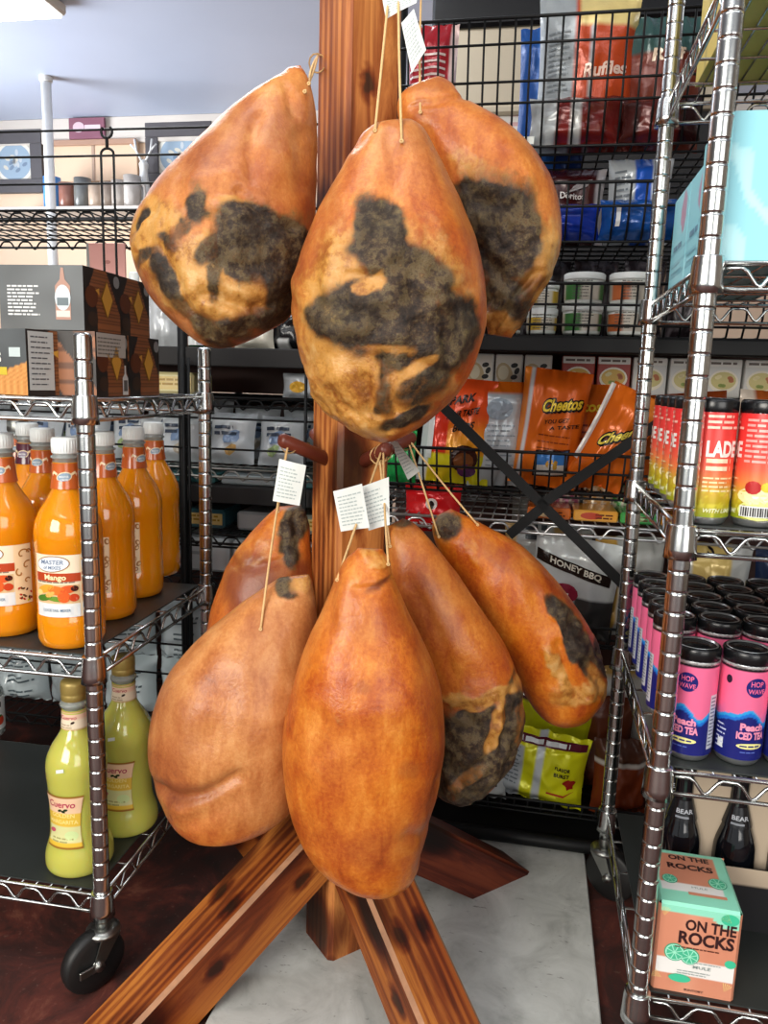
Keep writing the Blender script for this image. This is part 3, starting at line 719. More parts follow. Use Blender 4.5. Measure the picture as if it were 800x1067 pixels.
    m.rect(b, -.047, .0545, .022, .0675, lin('#b64523'), 14)
    m.text('Mango', lambda x, y: c(x-.014, y+.0575), .011, lin('#fbe7b4'), width=.032, bold=.03)
    m.lines(c, -.045, .018, .0525, 1, .004, .002, lin('#8a7b6b'), 3)
    m.rect(b, -.047, .021, .02, .05, lin('#dcb98a'), 6)
    rn = random.Random(5)
    for (x, y, rx, ry, cc, ro) in ((-.03, .043, .015, .006, '#e0a23a', .3), (-.012, .041, .014, .007, '#e4742c', -.2), (.004, .043, .012, .006, '#d95a2a', .1), (-.033, .029, .014, .005, '#4a7a2a', .2), (-.012, .028, .017, .004, '#6a9130', -.1), (-.002, .031, .009, .0085, '#e0602a', 0), (.013, .044, .0055, .0045, '#3b1710', 0), (.012, .030, .007, .006, '#c5401c', 0), (-.041, .037, .006, .004, '#f0d78a', 0), (-.022, .035, .008, .004, '#f2b05a', .4)):
        m.disc(c, x, y, rx, ry, lin(cc), 14, ro)
    m.rect(b, -.047, .0035, .02, .017, lin('#dde1e3'), 5); m.text('COCKTAIL MIXER', lambda x, y: c(x-.014, y+.0085), .006, lin('#5c7a94'), width=.042, bold=.01)
    for k in range(16):
        m.disc(b, .027+rn.random()*.02, .003+rn.random()*.026, .0016, .0026, lin(rn.choice(['#4a3020', '#b5362a', '#c8c030', '#6a4a30'])), 8, rn.random()*3)
    # back decoration strip
    lb = m.build('label', 'gloss', e, rot=ang)
    m = MB()
    for s in (1.75,):
        g = lambda x, y: f1(x+s*r, y+.052)
        m.grid(6, 20, lambda u, v: f0(s*r+(u-.5)*.018, .052+v*.095), lambda u, v: lin('#f7e6c4') if abs(u-.5) < .45 else lin('#e9c791'))
        for k in range(9):
            m.disc(g, .006*math.sin(k*1.7), .008+k*.010, .0055, .004, BROWN if k % 3 else lin('#7d2a1c'), 10, k)
            m.disc(lambda x, y: f2(x+s*r, y+.052), .006*math.sin(k*1.7)+.001, .008+k*.010, .0032, .0022, lin('#f0d7ac'), 8, k)
    m.build('side_label', 'gloss', e, rot=ang)
def put(fr, px, py, z, lim=None):
    p = atz(px, py, z); return p
mspots = [  # u, v, rotation, purple, label
  ((76, 668), .40, 0, 'nearest mango mixer bottle, beside the chrome post, front label fully shown'),
  ((10, 656), .42, 0, 'mango mixer bottle at the left edge of the picture, front row'),
  ((112, 640), -1.3, 0, 'mango mixer bottle partly behind the chrome post, second along the shelf side'),
  ((143, 618), -1.32, 0, 'mango mixer bottle third along the shelf side, seen from its edge'),
  ((163, 597), -1.9, 0, 'mango mixer bottle furthest back beside the rear post'),
  ((52, 632), .05, 0, 'mango mixer bottle whose neck rises just behind the two front bottles'),
  ((36, 612), .1, 1, 'mixer bottle with a dark purple neck label behind the front bottles'),
  ((2, 622), .2, 0, 'mixer bottle at the back left, only its grey cap showing')]
used = []
for (pp, ang, pur, lab) in mspots:
    q = atz(pp[0], pp[1], LZ[1]+LIN)
    while any((q-x).length < .104 for x in used):
        q = q + (L.ey*.004 - L.ex*.0015)
    used.append(q.copy())
    e = empty('mixer_bottle', lab, 'bottle', q, L.a, 'orange mixer bottles on the middle shelf'); mango_parts(e, ang, pur)
    if pur or 'grey cap' in lab:
        for ch in e.children:
            if ch.name.startswith('cap') and 'grey' in lab: ch.data.materials[0] = M['zinc']
# margarita bottles
def marg(lab, q, ang):
    e = empty('margarita_bottle', lab, 'bottle', q, L.a, 'green margarita bottles on the bottom shelf')
    P = [(.001, .004), (.03, .002), (.045, 0), (.0525, .008), (.0535, .022), (.0515, .035), (.047, .05), (.0445, .065), (.0438, .09), (.0445, .13), (.0470, .165), (.0472, .18), (.044, .196), (.036, .213), (.027, .227), (.0215, .238), (.0196, .245), (.0190, .258), (.0188, .272), (.001, .272)]
    m = MB(); m.lathe(crom(P, 60), 40); m.build('bottle_body', 'marg', e)
    m = MB(); m.lathe([(.0182, .272), (.0182, .276), (.0215, .277), (.0225, .281), (.0215, .284), (.018, .285), (.018, .288), (.001, .288)], 24); m.build('neck_ring', 'clear', e)
    m = MB(); m.lathe([(.0185, .287), (.0198, .288), (.0198, .297), (.0192, .298), (.0202, .3), (.0202, .314), (.019, .318), (.015, .3205), (.001, .321)], 26); m.build('cap', 'gold_cap', e)
    m = MB(); rr = lambda y: .0212-.0016*sst(.242, .262, y)
    g = lambda d: (lambda x, y: ((rr(y)+d)*math.sin(x/.0205), -(rr(y)+d)*math.cos(x/.0205), y))
    a, b = g(.0004), g(.0008)
    m.grid(30, 8, lambda u, v: a((u-.5)*.11, .241+v*.031), lambda u, v: lin('#c3a04a') if v < .1 or v > .94 else (lin('#f0cbb0') if v > .5 else lin('#ecdcc2')))
    m.text('Cuervo', lambda x, y: b(x, y+.259), .009, lin('#b23a50'), width=.028, shear=.1, bold=.01); m.disc(b, .008, .254, .0035, .002, lin('#3a2a22'), 8, .4)
    m.lines(b, -.014, .014, .249, 2, .004, .002, lin('#b9a58a'), 2)
    m.build('neck_label', 'gloss', e, rot=ang)
    m = MB(); R0 = .0452
    def rb(y): return .0440+.0035*sst(.11, .16, y)+.004*sst(.075, .05, y)
    g = lambda d: (lambda x, y: ((rb(y)+d)*math.sin(x/R0), -(rb(y)+d)*math.cos(x/R0), y))
    a, b, c = g(.0006), g(.001), g(.0014); Z0, Z1 = .052, .142
    hw = lambda v: .031+.004*v-.004*math.sin(v*PI)
    def col(u, v):
        w = abs(u-.5)*2
        if w > .95 or v < .03 or v > .97: return lin('#9a6a28')
        if v > .66: return lin('#efc9a4')
        if v > .42: return lin('#e2bb45')
        if v > .12: return lin('#d9d79a')
        return lin('#e0b83c')
    m.grid(40, 40, lambda u, v: a((u-.5)*2*hw(v), Z0+v*(Z1-Z0)), col)
    m.text('Cuervo', lambda x, y: b(x-.002, y+.122), .016, lin('#b8355a'), width=.046, shear=.12, bold=.015)
    for (x, y, q_) in ((-.004, .1165, .4), (.002, .115, -.3), (.006, .118, .2)): m.disc(b, x, y, .004, .0022, lin('#2e3a22'), 8, q_)
    m.text('GOLDEN', lambda x, y: b(x, y+.105), .009, lin('#f5e08a'), width=.040, bold=.02); m.text('MARGARITA', lambda x, y: b(x, y+.094), .009, lin('#f5e08a'), width=.05, bold=.02)
    m.disc(b, -.02, .08, .007, .004, lin('#c65a6a'), 10, .3); m.disc(b, .014, .074, .011, .008, lin('#cfe0a0'), 12); m.lines(b, -.02, .02, .067, 2, .005, .0025, lin('#a9a56a'), 4)
    m.build('label', 'gloss', e, rot=ang)
    m = MB(); h = lambda x, y: ((.0468)*math.sin(x/.0466), -.0482*math.cos(x/.0466)-.0003, y)
    m.add([h(-.006, .181), h(.007, .184), h(.007, .190), h(-.006, .187)], [(0, 1, 2, 3)], 0, WHITE, False); m.build('price_sticker', 'paper', e)
marg('front bottle of cloudy yellow green margarita beside the rack post', atz(84, 897, LZ[0]+LIN), -.02)
marg('rear bottle of cloudy yellow green margarita behind the post', atz(133, 858, LZ[0]+LIN), .05)
# fruit jar at the left edge
q = atz(-14, 765, LZ[0]+LIN); e = empty('fruit_jar', 'clear jar with a strawberry label at the left edge, bottom shelf', 'jar', q, L.a)
m = MB(); m.lathe(crom([(.001, .003), (.03, 0), (.037, .004), (.039, .02), (.039, .09), (.036, .105), (.028, .116), (.026, .12), (.026, .13)], 30), 32); m.build('jar_body', 'jar_glass', e)
m = MB(); m.lathe([(.029, .118), (.03, .12), (.03, .138), (.028, .141), (.001, .1415)], 28); m.build('lid', simple('red_lid', '#8d3a33', .35), e)
m = MB(); f = cyl(.039, .0006); g = cyl(.039, .001); h = cyl(.039, .0014)
m.grid(36, 4, lambda u, v: f((u-.5)*.2, .018+v*.075), lambda u, v: lin('#eceeec'))
for k in range(7): m.disc(g, -.045+k*.017, .04+.01*(k % 2), .012, .011, lin(['#d8452c', '#e2702f'][k % 2]), 14, k*.4); m.disc(h, -.045+k*.017, .05+.01*(k % 2), .005, .003, lin('#4b7a34'), 7)
m.rect(h, -.05, .07, .06, .082, lin('#23201f'), 12); m.build('label', 'gloss', e)
# cartons of bottled mixer
COP, COP2, GREY, DARK, GOLD = lin('#8f5834'), lin('#4a2c1c'), lin('#666b6d'), lin('#26211f'), lin('#cf9a3c')
def hatch(u, v, n=26): return mixc(COP, COP2, .75 if (v*n) % 1 < .32 else 0)
def side_col(u, v):
    c = hatch(u, v) if (u*1.0+.62*(1-v)*.8 > .30 and u-.62*(1-v)*.9 < .62) else DARK
    if u < .36-.0 and v < .62 and (u+.55*v) < .55: c = DARK
    return c
def carton(lab, fr, u1, v0, z, w, d, h, ang, kind):
    p = fr.p(u1, v0, z); e = empty('bottle_carton', lab, 'carton', p, fr.a+ang, 'dark bottle cartons on the top shelf')
    m = MB(); F = flat(-w, 0, 0); S = flat(0, 0, 0, (0, 1, 0)); B = flat(0, d, 0, (-1, 0, 0)); T = flat(-w, 0, h, (1, 0, 0), (0, 1, 0)); Lf = flat(-w, d, 0, (0, -1, 0))
    def fcol(u, v):
        if kind in ('lab', 'back'): return hatch(u, v) if (u+v*.9) % 1.1 > .42 else DARK
        if kind == 'low' and v < .46*u+.05: return mixc(lin('#b9763a'), lin('#e0a461'), .5+.5*math.sin(u*70+((v*16)//1)*PI)*math.sin(v*55))
        return mixc(GREY, lin('#3d4042'), .5+.5*nse(u*2, v*2, 3))
    m.grid(40, 30, lambda u, v: F(u*w, v*h), fcol, 0, False); m.grid(44, 44, lambda u, v: S(u*d, v*h), side_col, 0, False)
    m.grid(1, 1, lambda u, v: B(u*w, v*h), lambda u, v: DARK, 0, False); m.grid(1, 1, lambda u, v: Lf(u*d, v*h), lambda u, v: DARK, 0, False)
    m.grid(30, 24, lambda u, v: T(u*w, v*d), lambda u, v: mixc(lin('#8d6a3f'), lin('#c69c64'), .5+.5*math.sin(u*90)*math.sin(v*70)), 0, False)
    m.grid(1, 1, lambda u, v: (-w+v*w, u*d, 0), lambda u, v: DARK, 0, False)
    m.build('box', 'print', e)
    m = MB(); s = lambda dd: (lambda x, y: (dd, x, y)); g = s(.0006); g2 = s(.0011)
    # gold diamond, round seal and copper spot on the side
    m.poly(g, [(d*.62, h*.22), (d*.8, h*.55), (d*.62, h*.86), (d*.44, h*.55)], lin('#7d5a1e')); m.poly(g2, [(d*.62, h*.26), (d*.77, h*.55), (d*.62, h*.82), (d*.47, h*.55)], GOLD)
    m.disc(g, d*.2, h*.55, d*.17, h*.17, lin('#5d3018'), 18); m.disc(g, d*.9, h*.86, d*.09, h*.1, lin('#8a8c8b'), 16); m.poly(g2, [(d*.3, h*.66), (d*.4, h*.7), (d*.4, h*.58), (d*.36, h*.62)], GOLD)
    m.disc(g, d*.22, h*.2, d*.14, h*.12, lin('#3a2a20'), 14)
    f = lambda dd: (lambda x, y: (x-w, -dd, y)); a, b, c = f(.0006), f(.001), f(.0014)
    if kind == 'top':
        m.lines(a, w*.10, w*.5, h*.66, 9, h*.055, h*.026, lin('#d5d8d8'), 4)
        x0 = w*.76
        m.poly(a, [(x0-.002, h*.96), (x0+.002, h*.96), (x0+.004, h*.78), (x0+.012, h*.68), (x0+.012, h*.16), (x0-.012, h*.16), (x0-.012, h*.68), (x0-.004, h*.78)], lin('#a87f6e'))
        m.disc(b, x0, h*.5, .0125, h*.2, lin('#c5cfd2'), 18); m.rect(c, x0-.009, h*.38, x0+.009, h*.5, lin('#5d6c72')); m.rect(b, x0-.011, h*.2, x0+.011, h*.3, lin('#d6c7bc'))
    elif kind == 'low':
        m.text('ES', lambda x, y: b(x+w*.62, y+h*.5), h*.2, lin('#e6e6e2'), bold=.03); m.rect(a, w*.5, h*.3, w*.74, h*.42, lin('#cdb63a')); m.rect(b, w*.78, h*.58, w*.93, h*.72, lin('#c3cfcf'))
    if kind == 'lab':
        m.rect(g2, d*.02, h*.62, d*.92, h*.99, lin('#b7b3ab')); m.lines(lambda x, y: (.0015, x, y), d*.05, d*.88, h*.9, 5, h*.06, h*.022, lin('#77736c'), 9)
        m.poly(g2, [(d*.80, h*.02), (d*.98, h*.02), (d*.98, h*.3), (d*.92, h*.36), (d*.915, h*.5), (d*.87, h*.5), (d*.865, h*.36), (d*.80, h*.3)], lin('#d0d2cf')); m.rect(lambda x, y: (.0015, x, y), d*.83, h*.08, d*.95, h*.26, lin('#5b5a57'))
    if kind == 'low':
        m.rect(g2, d*.02, h*.08, d*.34, h*.97, lin('#b9bbb8')); m.lines(lambda x, y: (.0015, x, y), d*.05, d*.3, h*.88, 10, h*.08, h*.02, lin('#55575a'), 9)
        for k in range(4): m.disc(g2, d*(.55+.11*k), h*.14, d*.04, h*.05, lin('#77787a'), 10)
    m.build('artwork', 'print', e)
ZT = LZ[2]+.0005
def uv_at(px, py, z): 
    q = atz(px, py, z)-L.o; return q.dot(L.ex), q.dot(L.ey)
CH = .0945
u_, z_ = L.on(88, 340, .06)
carton('grey and copper bottle carton on top of the pile, front one', L, u_, .06, ZT+CH+.001, .135, .105, .092, 0, 'top')
carton('copper bottle carton on top of the pile, rear one by the hanging ham', L, u_-.004, .168, ZT+CH+.001, .15, .105, .092, 0, 'back')
u2, _ = L.on(96, 380, .05)
carton('carton with a shipping label right behind the post top, bottom layer', L, u2, .06, ZT, .09, .095, CH, 0, 'lab')
carton('copper bottle carton in the bottom layer, rear one above the shelf edge', L, u2-.0, .16, ZT, .14, .105, CH, 0, 'back')
u3, _ = L.on(31, 380, .015)
carton('carton with orange honeycomb front at the left edge, bottom layer', L, u3, .008, ZT, .16, .135, CH-.001, -.30, 'low')
# ------------------------------------------------------------------ right rack products
NAV, PNK, CYA = lin('#1c2272'), lin('#f0709a'), lin('#2f9fe0')
def can_profile(r, h): return [(.001, .003), (r*.72, .002), (r*.78, 0), (r*.86, .002), (r, .010), (r, h-.014), (r*.985, h-.012), (r*.88, h-.003), (r*.88, h), (r*.84, h), (r*.82, h-.004), (.001, h-.004)]
def body_grid(m, r, h, z0, z1, colfn, nu=64, nv=40): m.grid(nu, nv, lambda u, v: (r*math.sin((u-.5)*2*PI), -r*math.cos((u-.5)*2*PI), z0+(z1-z0)*v), colfn)
TR, TH = .0290, .150
def tea_can_meshes():
    r, h = TR, TH; m = MB(); m.lathe(can_profile(r-.0003, h), 32); b = m
    s = MB()
    def col(u, v):
        wv = .42+.055*math.sin(u*2*PI*3+.6)+.03*math.sin(u*2*PI*5)
        if v > .93: return lin('#16161c')
        if v > wv+.055: return PNK
        if v > wv+.02: return mixc(PNK, CYA, 1)
        if v > wv-.015: return lin('#1f6fd0')
        return NAV
    body_grid(s, r, h, .010, h-.016, col, 96, 70)
    g = lambda d, a0: (lambda x, y: cyl(r, d)(x+a0*r, y))
    for a0 in (-.35, 2.6):
        c1, c2 = g(.0007, a0), g(.0011, a0)
        s.disc(c1, 0, .106, .0125, .0125, NAV, 24); 
        s.text('HOP', lambda x, y: c2(x, y+.1075), .0095, PNK, width=.015, bold=.02); s.text('WAVE', lambda x, y: c2(x, y+.0985), .0085, PNK, width=.020, bold=.02)
        s.text('Peach', lambda x, y: c1(x, y+.050), .0125, lin('#f79ab8'), width=.029, bold=.05); s.text('ICED TEA', lambda x, y: c1(x, y+.0385), .0125, lin('#f79ab8'), width=.036, bold=.05)
        s.disc(c1, 0, .029, .017, .0038, lin('#f2ec9a'), 20); s.lines(c2, -.013, .013, .028, 1, .003, .002, NAV, 3); s.lines(c1, -.012, .008, .02, 1, .003, .0015, lin('#5a6fc0'), 3)
    c1 = g(.0004, .95); s.rect(c1, -.006, .018, .007, .09, lin('#cfd3dc'), 3); s.lines(g(.0008, .95), -.005, .006, .085, 14, .0048, .0018, lin('#6a6f86'), 5)
    c1 = g(.0004, -1.5); s.disc(c1, 0, .112, .004, .0055, lin('#1c1c30'), 12); s.lines(c1, -.012, .004, .05, 6, .006, .002, lin('#c5cbe8'), 6); s.rect(c1, -.008, .02, 0, .032, WHITE, 2)
    c1 = g(.0004, 0)
    for k in range(3): s.text('NATURALLY BREWED TEA', lambda x, y: cyl(r, .0004)(x+k*2*PI*r/3, y+.1305), .0036, lin('#d9d9d9'), width=.05, bold=.02)
    lid = MB(); lid.lathe([(r*1.0, h-.016), (r*1.015, h-.015), (r*1.015, h-.004), (r*.98, h-.0015), (r*.90, h), (r*.87, h-.0012), (r*.84, h-.0022), (r*.5, h-.0022), (r*.47, h-.0012), (.001, h-.0012)], 32)
    lid.lathe([(r*1.0, h-.0215), (r*1.008, h-.0205), (r*1.008, h-.0175), (r*1.0, h-.0165)], 32, 1)
    return b, s, lid
b_, s_, l_ = tea_can_meshes()
tea0 = empty('tea_can', 'tea', 'can', (0, 0, 0), 0)
b_.build('can_shell', 'alum', tea0); s_.build('printed_sleeve', 'can', tea0); lo = l_.build('lid', ['black_plastic', 'alum'], tea0)
first_used = [False]
def place_can(proto, flag, p, rot, lab, group):
    o = proto if not flag[0] else copy_tree(proto); flag[0] = True
    o.location = p; o.rotation_euler = (0, 0, rot); o['label'] = lab; o['group'] = group
z2 = RZ[1]+LIN; tp = []
def uvR(px, py, z): q = atz(px, py, z)-R.o; return q.dot(R.ex), q.dot(R.ey)
u0, v0 = uvR(722, 785, z2)
v0 = max(v0, .038); u0 = .040
names = ['black-lidded pink and blue tea can in front, beside the right rack post', 'black-lidded pink and blue tea can in front, second from the right rack post', 'black-lidded tea can in front, cut off by the right edge of the picture']
for k in range(3):
    place_can(tea0, first_used, R.p(u0+k*.0610, v0+.003*k, z2), R.a+[-.10, .62, 1.2][k], names[k], 'pink and blue tea cans')
rr = random.Random(4)
for j in range(5):
    for k in range(4):
        u, v = .034+k*.0605+.002*rr.random(), v0+.128+j*.060
        if v > RD-.03: continue
        if k == 0: nm = ['foremost', 'second', 'third', 'fourth', 'last'][j]+' tea can of the left column along the shelf side, its pale text panel showing'
        else: nm = 'black-lidded tea can in the '+['first', 'second', 'third', 'fourth', 'last'][j]+' row behind the gap, place '+['', 'second', 'third', 'fourth'][k]+' from the left'
        place_can(tea0, first_used, R.p(u, v, z2), R.a+(-2.3 if k == 0 else rr.uniform(-2, 2)), nm, 'pink and blue tea cans')
# red lemonade cans
CR, CHT = .0278, .150
def red_can():
    r, h = CR, CHT; b = MB(); b.lathe(can_profile(r-.0003, h), 32); s = MB()
    def col(u, v):
        st = [(0, '#8a9a20'), (.12, '#b3a21e'), (.24, '#cba634'), (.36, '#e8844a'), (.48, '#ee6248'), (.62, '#e8463e'), (1, '#e03636')]
        for (a, ca), (c, cb) in zip(st, st[1:]):
            if v <= c: base = mixc(lin(ca), lin(cb), (v-a)/(c-a)); break
        if v < .3 and nse(u*40, v*14, 2) > .15: base = mixc(base, lin('#d8cc40'), .6)
        return base
    body_grid(s, r, h, .010, h-.016, col, 60, 50)
    g = lambda d, a0: (lambda x, y: cyl(r, d)(x+a0*r, y))
    c1 = g(.0010, -.25); c2 = g(.0012, 0)
    c1 = g(.0010, .30)
    s.text('LADE', lambda x, y: c1(x, y+.083), .025, lin('#f4ece4'), width=.038, bold=.04); s.lines(c1, -.02, .022, .128, 3, .0065, .003, lin('#f6c2b0'), 2)
    for yy, nn in ((.075, 1), (.066, 1)): s.lines(c1, -.018, .018, yy, nn, .006, .005, lin('#f5d9b8'), 5)
    s.lines(c1, -.02, .02, .056, 4, .005, .002, lin('#f0dca8'), 8); s.text('WITH LIME', lambda x, y: c1(x, y+.016), .007, lin('#e9ecc0'), width=.036, shear=.3, bold=.02)
    c1 = g(.0004, 1.9); c2 = g(.0008, 1.9)
    s.lines(c1, -.022, .02, .125, 9, .006, .0028, lin('#f6a8a0'), 12)
    s.disc(c1, 0, .038, .026, .011, lin('#f1e7b0'), 16); s.disc(c2, -.008, .048, .009, .008, lin('#b32020'), 12); s.disc(c2, .007, .049, .007, .006, lin('#e8c030'), 10); s.disc(c1, 0, .021, .024, .012, lin('#dfe58a'), 16)
    s.rect(c2, -.021, .013, .014, .026, lin('#e6e8e6'), 4); 
    for k in range(12): s.rect(g(.0011, 1.9), -.019+k*.0026, .014, -.0178+k*.0026+.0003*(k % 3), .0245, INK)
    c1 = g(.0004, -2.0); c2 = g(.0008, -2.0)
    s.lines(c1, -.018, .018, .128, 8, .007, .003, lin('#f4b5a8'), 22); s.poly(c1, [(.004, .125), (.016, .125), (.010, .133)], lin('#f0c030')); s.rect(c1, -.014, .06, -.004, .068, WHITE); s.disc(c1, 0, .035, .02, .016, lin('#e6e28a'), 14); s.disc(c2, -.004, .05, .007, .007, lin('#801818'), 12); s.disc(c2, .005, .047, .006, .005, lin('#e0a030'), 10)
    s.rect(c1, -.012, .012, .014, .03, lin('#dfe6d8'), 3)
    l = MB(); l.lathe([(r*.99, h-.016), (r*1.01, h-.015), (r*1.01, h-.004), (r*.97, h-.0015), (r*.90, h), (r*.88, h-.003), (.001, h-.004)], 30)
    return b, s, l
b_, s_, l_ = red_can()
red0 = empty('drink_can', 'red', 'can', (0, 0, 0), 0); b_.build('can_shell', 'alum', red0); s_.build('printed_sleeve', 'can', red0); l_.build('lid', 'black_plastic', red0)
fu = [False]; z3 = RZ[2]+LIN
u0r, v0r = uvR(752, 545, z3); v0r = max(v0r, .032); u0r = .029; v0r = max(v0r, .035)
for k in range(3):
    place_can(red0, fu, R.p(u0r+k*.0585, v0r, z3), R.a+[.05, -2.05, .6][k], ['red to green drink can in the front row, next to the post', 'drink can in the front row showing a barcode and strawberry', 'drink can in the front row at the right edge of the picture'][k], 'red drink cans')
for j in range(5):
    place_can(red0, fu, R.p(.033, v0r+.062+j*.061, z3), R.a+2.0-3.1+(-.9), ['foremost', 'second', 'third', 'fourth', 'last'][j]+' red can of the column along the shelf side behind the post', 'red drink cans')
# mint and copper carton
def cocktail_box():
    z = RZ[0]+LIN; u0, v0 = uvR(680, 1040, z); u0 = max(u0, .016); v0 = max(v0, .012)
    w, d, h = .103, .120, .128
    e = empty('cocktail_carton', 'copper and mint cocktail carton on the bottom shelf by the front post', 'carton', R.p(u0, v0, z), R.a-.02)
    CO, MI, DK, WH, LI = lin('#d0896c'), lin('#8fdcc0'), lin('#33181a'), lin('#e8e6e2'), lin('#3fbf94')
    m = MB(); F = lambda x, y: (x, 0, y); T = lambda x, y: (x, y, h)
    bv = .0035
    def fc(u, v):
        if v > .93: return MI
        if v > .82 and u > .66 and (v-.82)/.11+ (u-.66)/.2 > .8: return MI
        if .2 < v < .385: return WH
        return mixc(CO, lin('#e5a98c'), .35*math.exp(-((u-.42)/.12)**2)) 
    m.grid(50, 60, lambda u, v: (bv+u*(w-2*bv), 0, v*(h-bv)), fc, 0, False)
    m.grid(40, 40, lambda u, v: (bv+u*(w-2*bv), bv+v*(d-bv), h), lambda u, v: MI if (v < .12 or v > .93 or u > .86 or u < .03) else (WH if .2 < v < .36 and u < .88 else (MI if v < .36 else CO)), 0, False)
    m.grid(4, 2, lambda u, v: (bv+u*(w-2*bv), bv*v, h-bv+bv*v), lambda u, v: MI)
    for x, sx in ((0, -1), (w, 1)):
        xs = (lambda y, z_, x=x: (x, y, z_)); m.grid(20, 20, (lambda u, v, x=x, sx=sx: (x, (1-u if sx < 0 else u)*(d-bv)+bv, v*(h-bv))), lambda u, v: MI if v > .8 else (WH if .2 < v < .385 else CO), 0, False)
        m.grid(2, 2, (lambda u, v, x=x, sx=sx: (x-sx*bv*v, (1-u if sx < 0 else u)*(d-bv)+bv, h-bv+bv*v)), lambda u, v: MI)
        m.grid(2, 2, (lambda u, v, x=x, sx=sx: (x-sx*bv*(v if sx > 0 else 1-v), bv*(1-(v if sx > 0 else 1-v)), u*(h-bv)) if sx < 0 else (x-bv+bv*v, bv*v, u*(h-bv))), lambda u, v: CO)
    m.grid(1, 1, lambda u, v: (w-u*w, d, v*h), lambda u, v: CO, 0, False); m.grid(1, 1, lambda u, v: (u*w, d-v*d, 0), lambda u, v: CO, 0, False)
    m.build('box', 'print', e)
    m = MB(); f = lambda k: (lambda x, y: (x, -.0004*k, y)); t = lambda k: (lambda x, y: (x, y, h+.0004*k))
    for (g, y0, sc, sq) in ((f, 0, 1, 1), (t, .062, 1.0, .62)):
        if g is f:
            m.text('ON THE', lambda x, y: f(2)(x+.066, y+.0935), .021, DK, width=.062, bold=.03); m.text('ROCKS', lambda x, y: f(2)(x+.062, y+.0735), .024, DK, width=.068, bold=.035)
        else:
            m.text('ON THE', lambda x, y: t(2)(x+.052, y*.75+.099), .019, DK, width=.054, bold=.03); m.text('ROCKS', lambda x, y: t(2)(x+.051, y*.75+.078), .022, DK, width=.060, bold=.035)
    def lime(g, cx, cy, r):
        m.disc(g(1), cx, cy, r, r, lin('#2a9f78'), 22); m.disc(g(2), cx, cy, r*.9, r*.9, lin('#a5e8cc'), 22)
        for k in range(8):
            a = k*PI/4; m.poly(g(3), [(cx+r*.12*math.cos(a), cy+r*.12*math.sin(a)), (cx+r*.8*math.cos(a-.32), cy+r*.8*math.sin(a-.32)), (cx+r*.8*math.cos(a+.32), cy+r*.8*math.sin(a+.32))], lin('#45b88f'))
    lime(f, .025, .058, .013); lime(f, .044, .055, .012)
    m.disc(f(1), .088, .116, .011, .008, LI, 18); m.disc(f(1), .094, .053, .007, .006, LI, 16)
    m.disc(f(4), .034, .022, .014, .006, LI, 16)
    m.lines(f(4), .024, .084, .067, 1, .004, .0016, lin('#5a2d22'), 3); m.text('MULE', lambda x, y: f(4)(x+.06, y+.0395), .0062, lin('#8a9a96'), width=.022, bold=.01)
    m.lines(f(4), .05, .085, .047, 1, .003, .0012, lin('#9aa5a2'), 3); m.lines(f(4), .03, .08, .033, 2, .0035, .0012, lin('#9aa5a2'), 5); m.text('SUNTORY', lambda x, y: f(2)(x+.053, y+.0045), .0042, DK, width=.024, bold=.02)
    for (cx, cy, a) in ((.008, .108, 1), (.09, .112, 2), (.09, .012, .8), (.012, .018, 2.2)):
        for k in range(5):
            q = a+k*.22; m.poly(f(1), [(cx, cy), (cx+.013*math.cos(q), cy+.013*math.sin(q)), (cx+.013*math.cos(q+.06), cy+.013*math.sin(q+.06))], lin('#ecd98a'))
    lime(t, .02, .052, .010); lime(t, .082, .055, .012); m.text('MULE', lambda x, y: t(3)(x+.056, y+.036), .006, lin('#8a9a96'), width=.02); m.rect(t(2), .04, .022, .088, .028, CO)
    m.build('artwork', 'print', e); return u0, v0
cu0, cv0 = cocktail_box()
# dark bottles in beige carriers behind
zb = RZ[0]+LIN
def soda(p, lab):
    e = empty('soda_bottle', lab, 'bottle', p, R.a, 'dark soda bottles on the bottom shelf')
    m = MB(); m.lathe(crom([(.001, .003), (.026, 0), (.0302, .006), (.0305, .05), (.0305, .105), (.028, .125), (.0205, .15), (.0145, .175), (.013, .2), (.0128, .222), (.0125, .228)], 34), 26); m.build('bottle_body', 'glass_dark', e)
    m = MB(); m.lathe([(.0135, .222), (.0148, .223), (.0148, .229), (.0125, .233), (.001, .2335)], 20); m.build('crown_cap', 'black_plastic', e)
    m = MB(); g = lambda d: (lambda x, y: ((.0212-(y-.15)*.26+d)*math.sin(x/.018), -(.0212-(y-.15)*.26+d)*math.cos(x/.018), y))
    m.grid(20, 4, lambda u, v: g(.0008)((u-.5)*.1, .150+v*.03), lambda u, v: lin('#15161a')); m.text('BEAR', lambda x, y: g(.0013)(x, y+.162), .009, lin('#b8bcc4'), width=.024, bold=.02); m.lines(g(.0013), -.012, .012, .155, 1, .004, .003, lin('#8a8e96'), 2)
    m.build('neck_label', 'gloss', e)
k = 0
for j in range(2):
    for i in range(4):
        p = R.p(.076+i*.078, cv0+.185+j*.078, zb)
        soda(p, 'dark soda bottle in the '+['front', 'back'][j]+' row behind the cocktail carton, '+['first', 'second', 'third', 'fourth'][i]+' from the post')
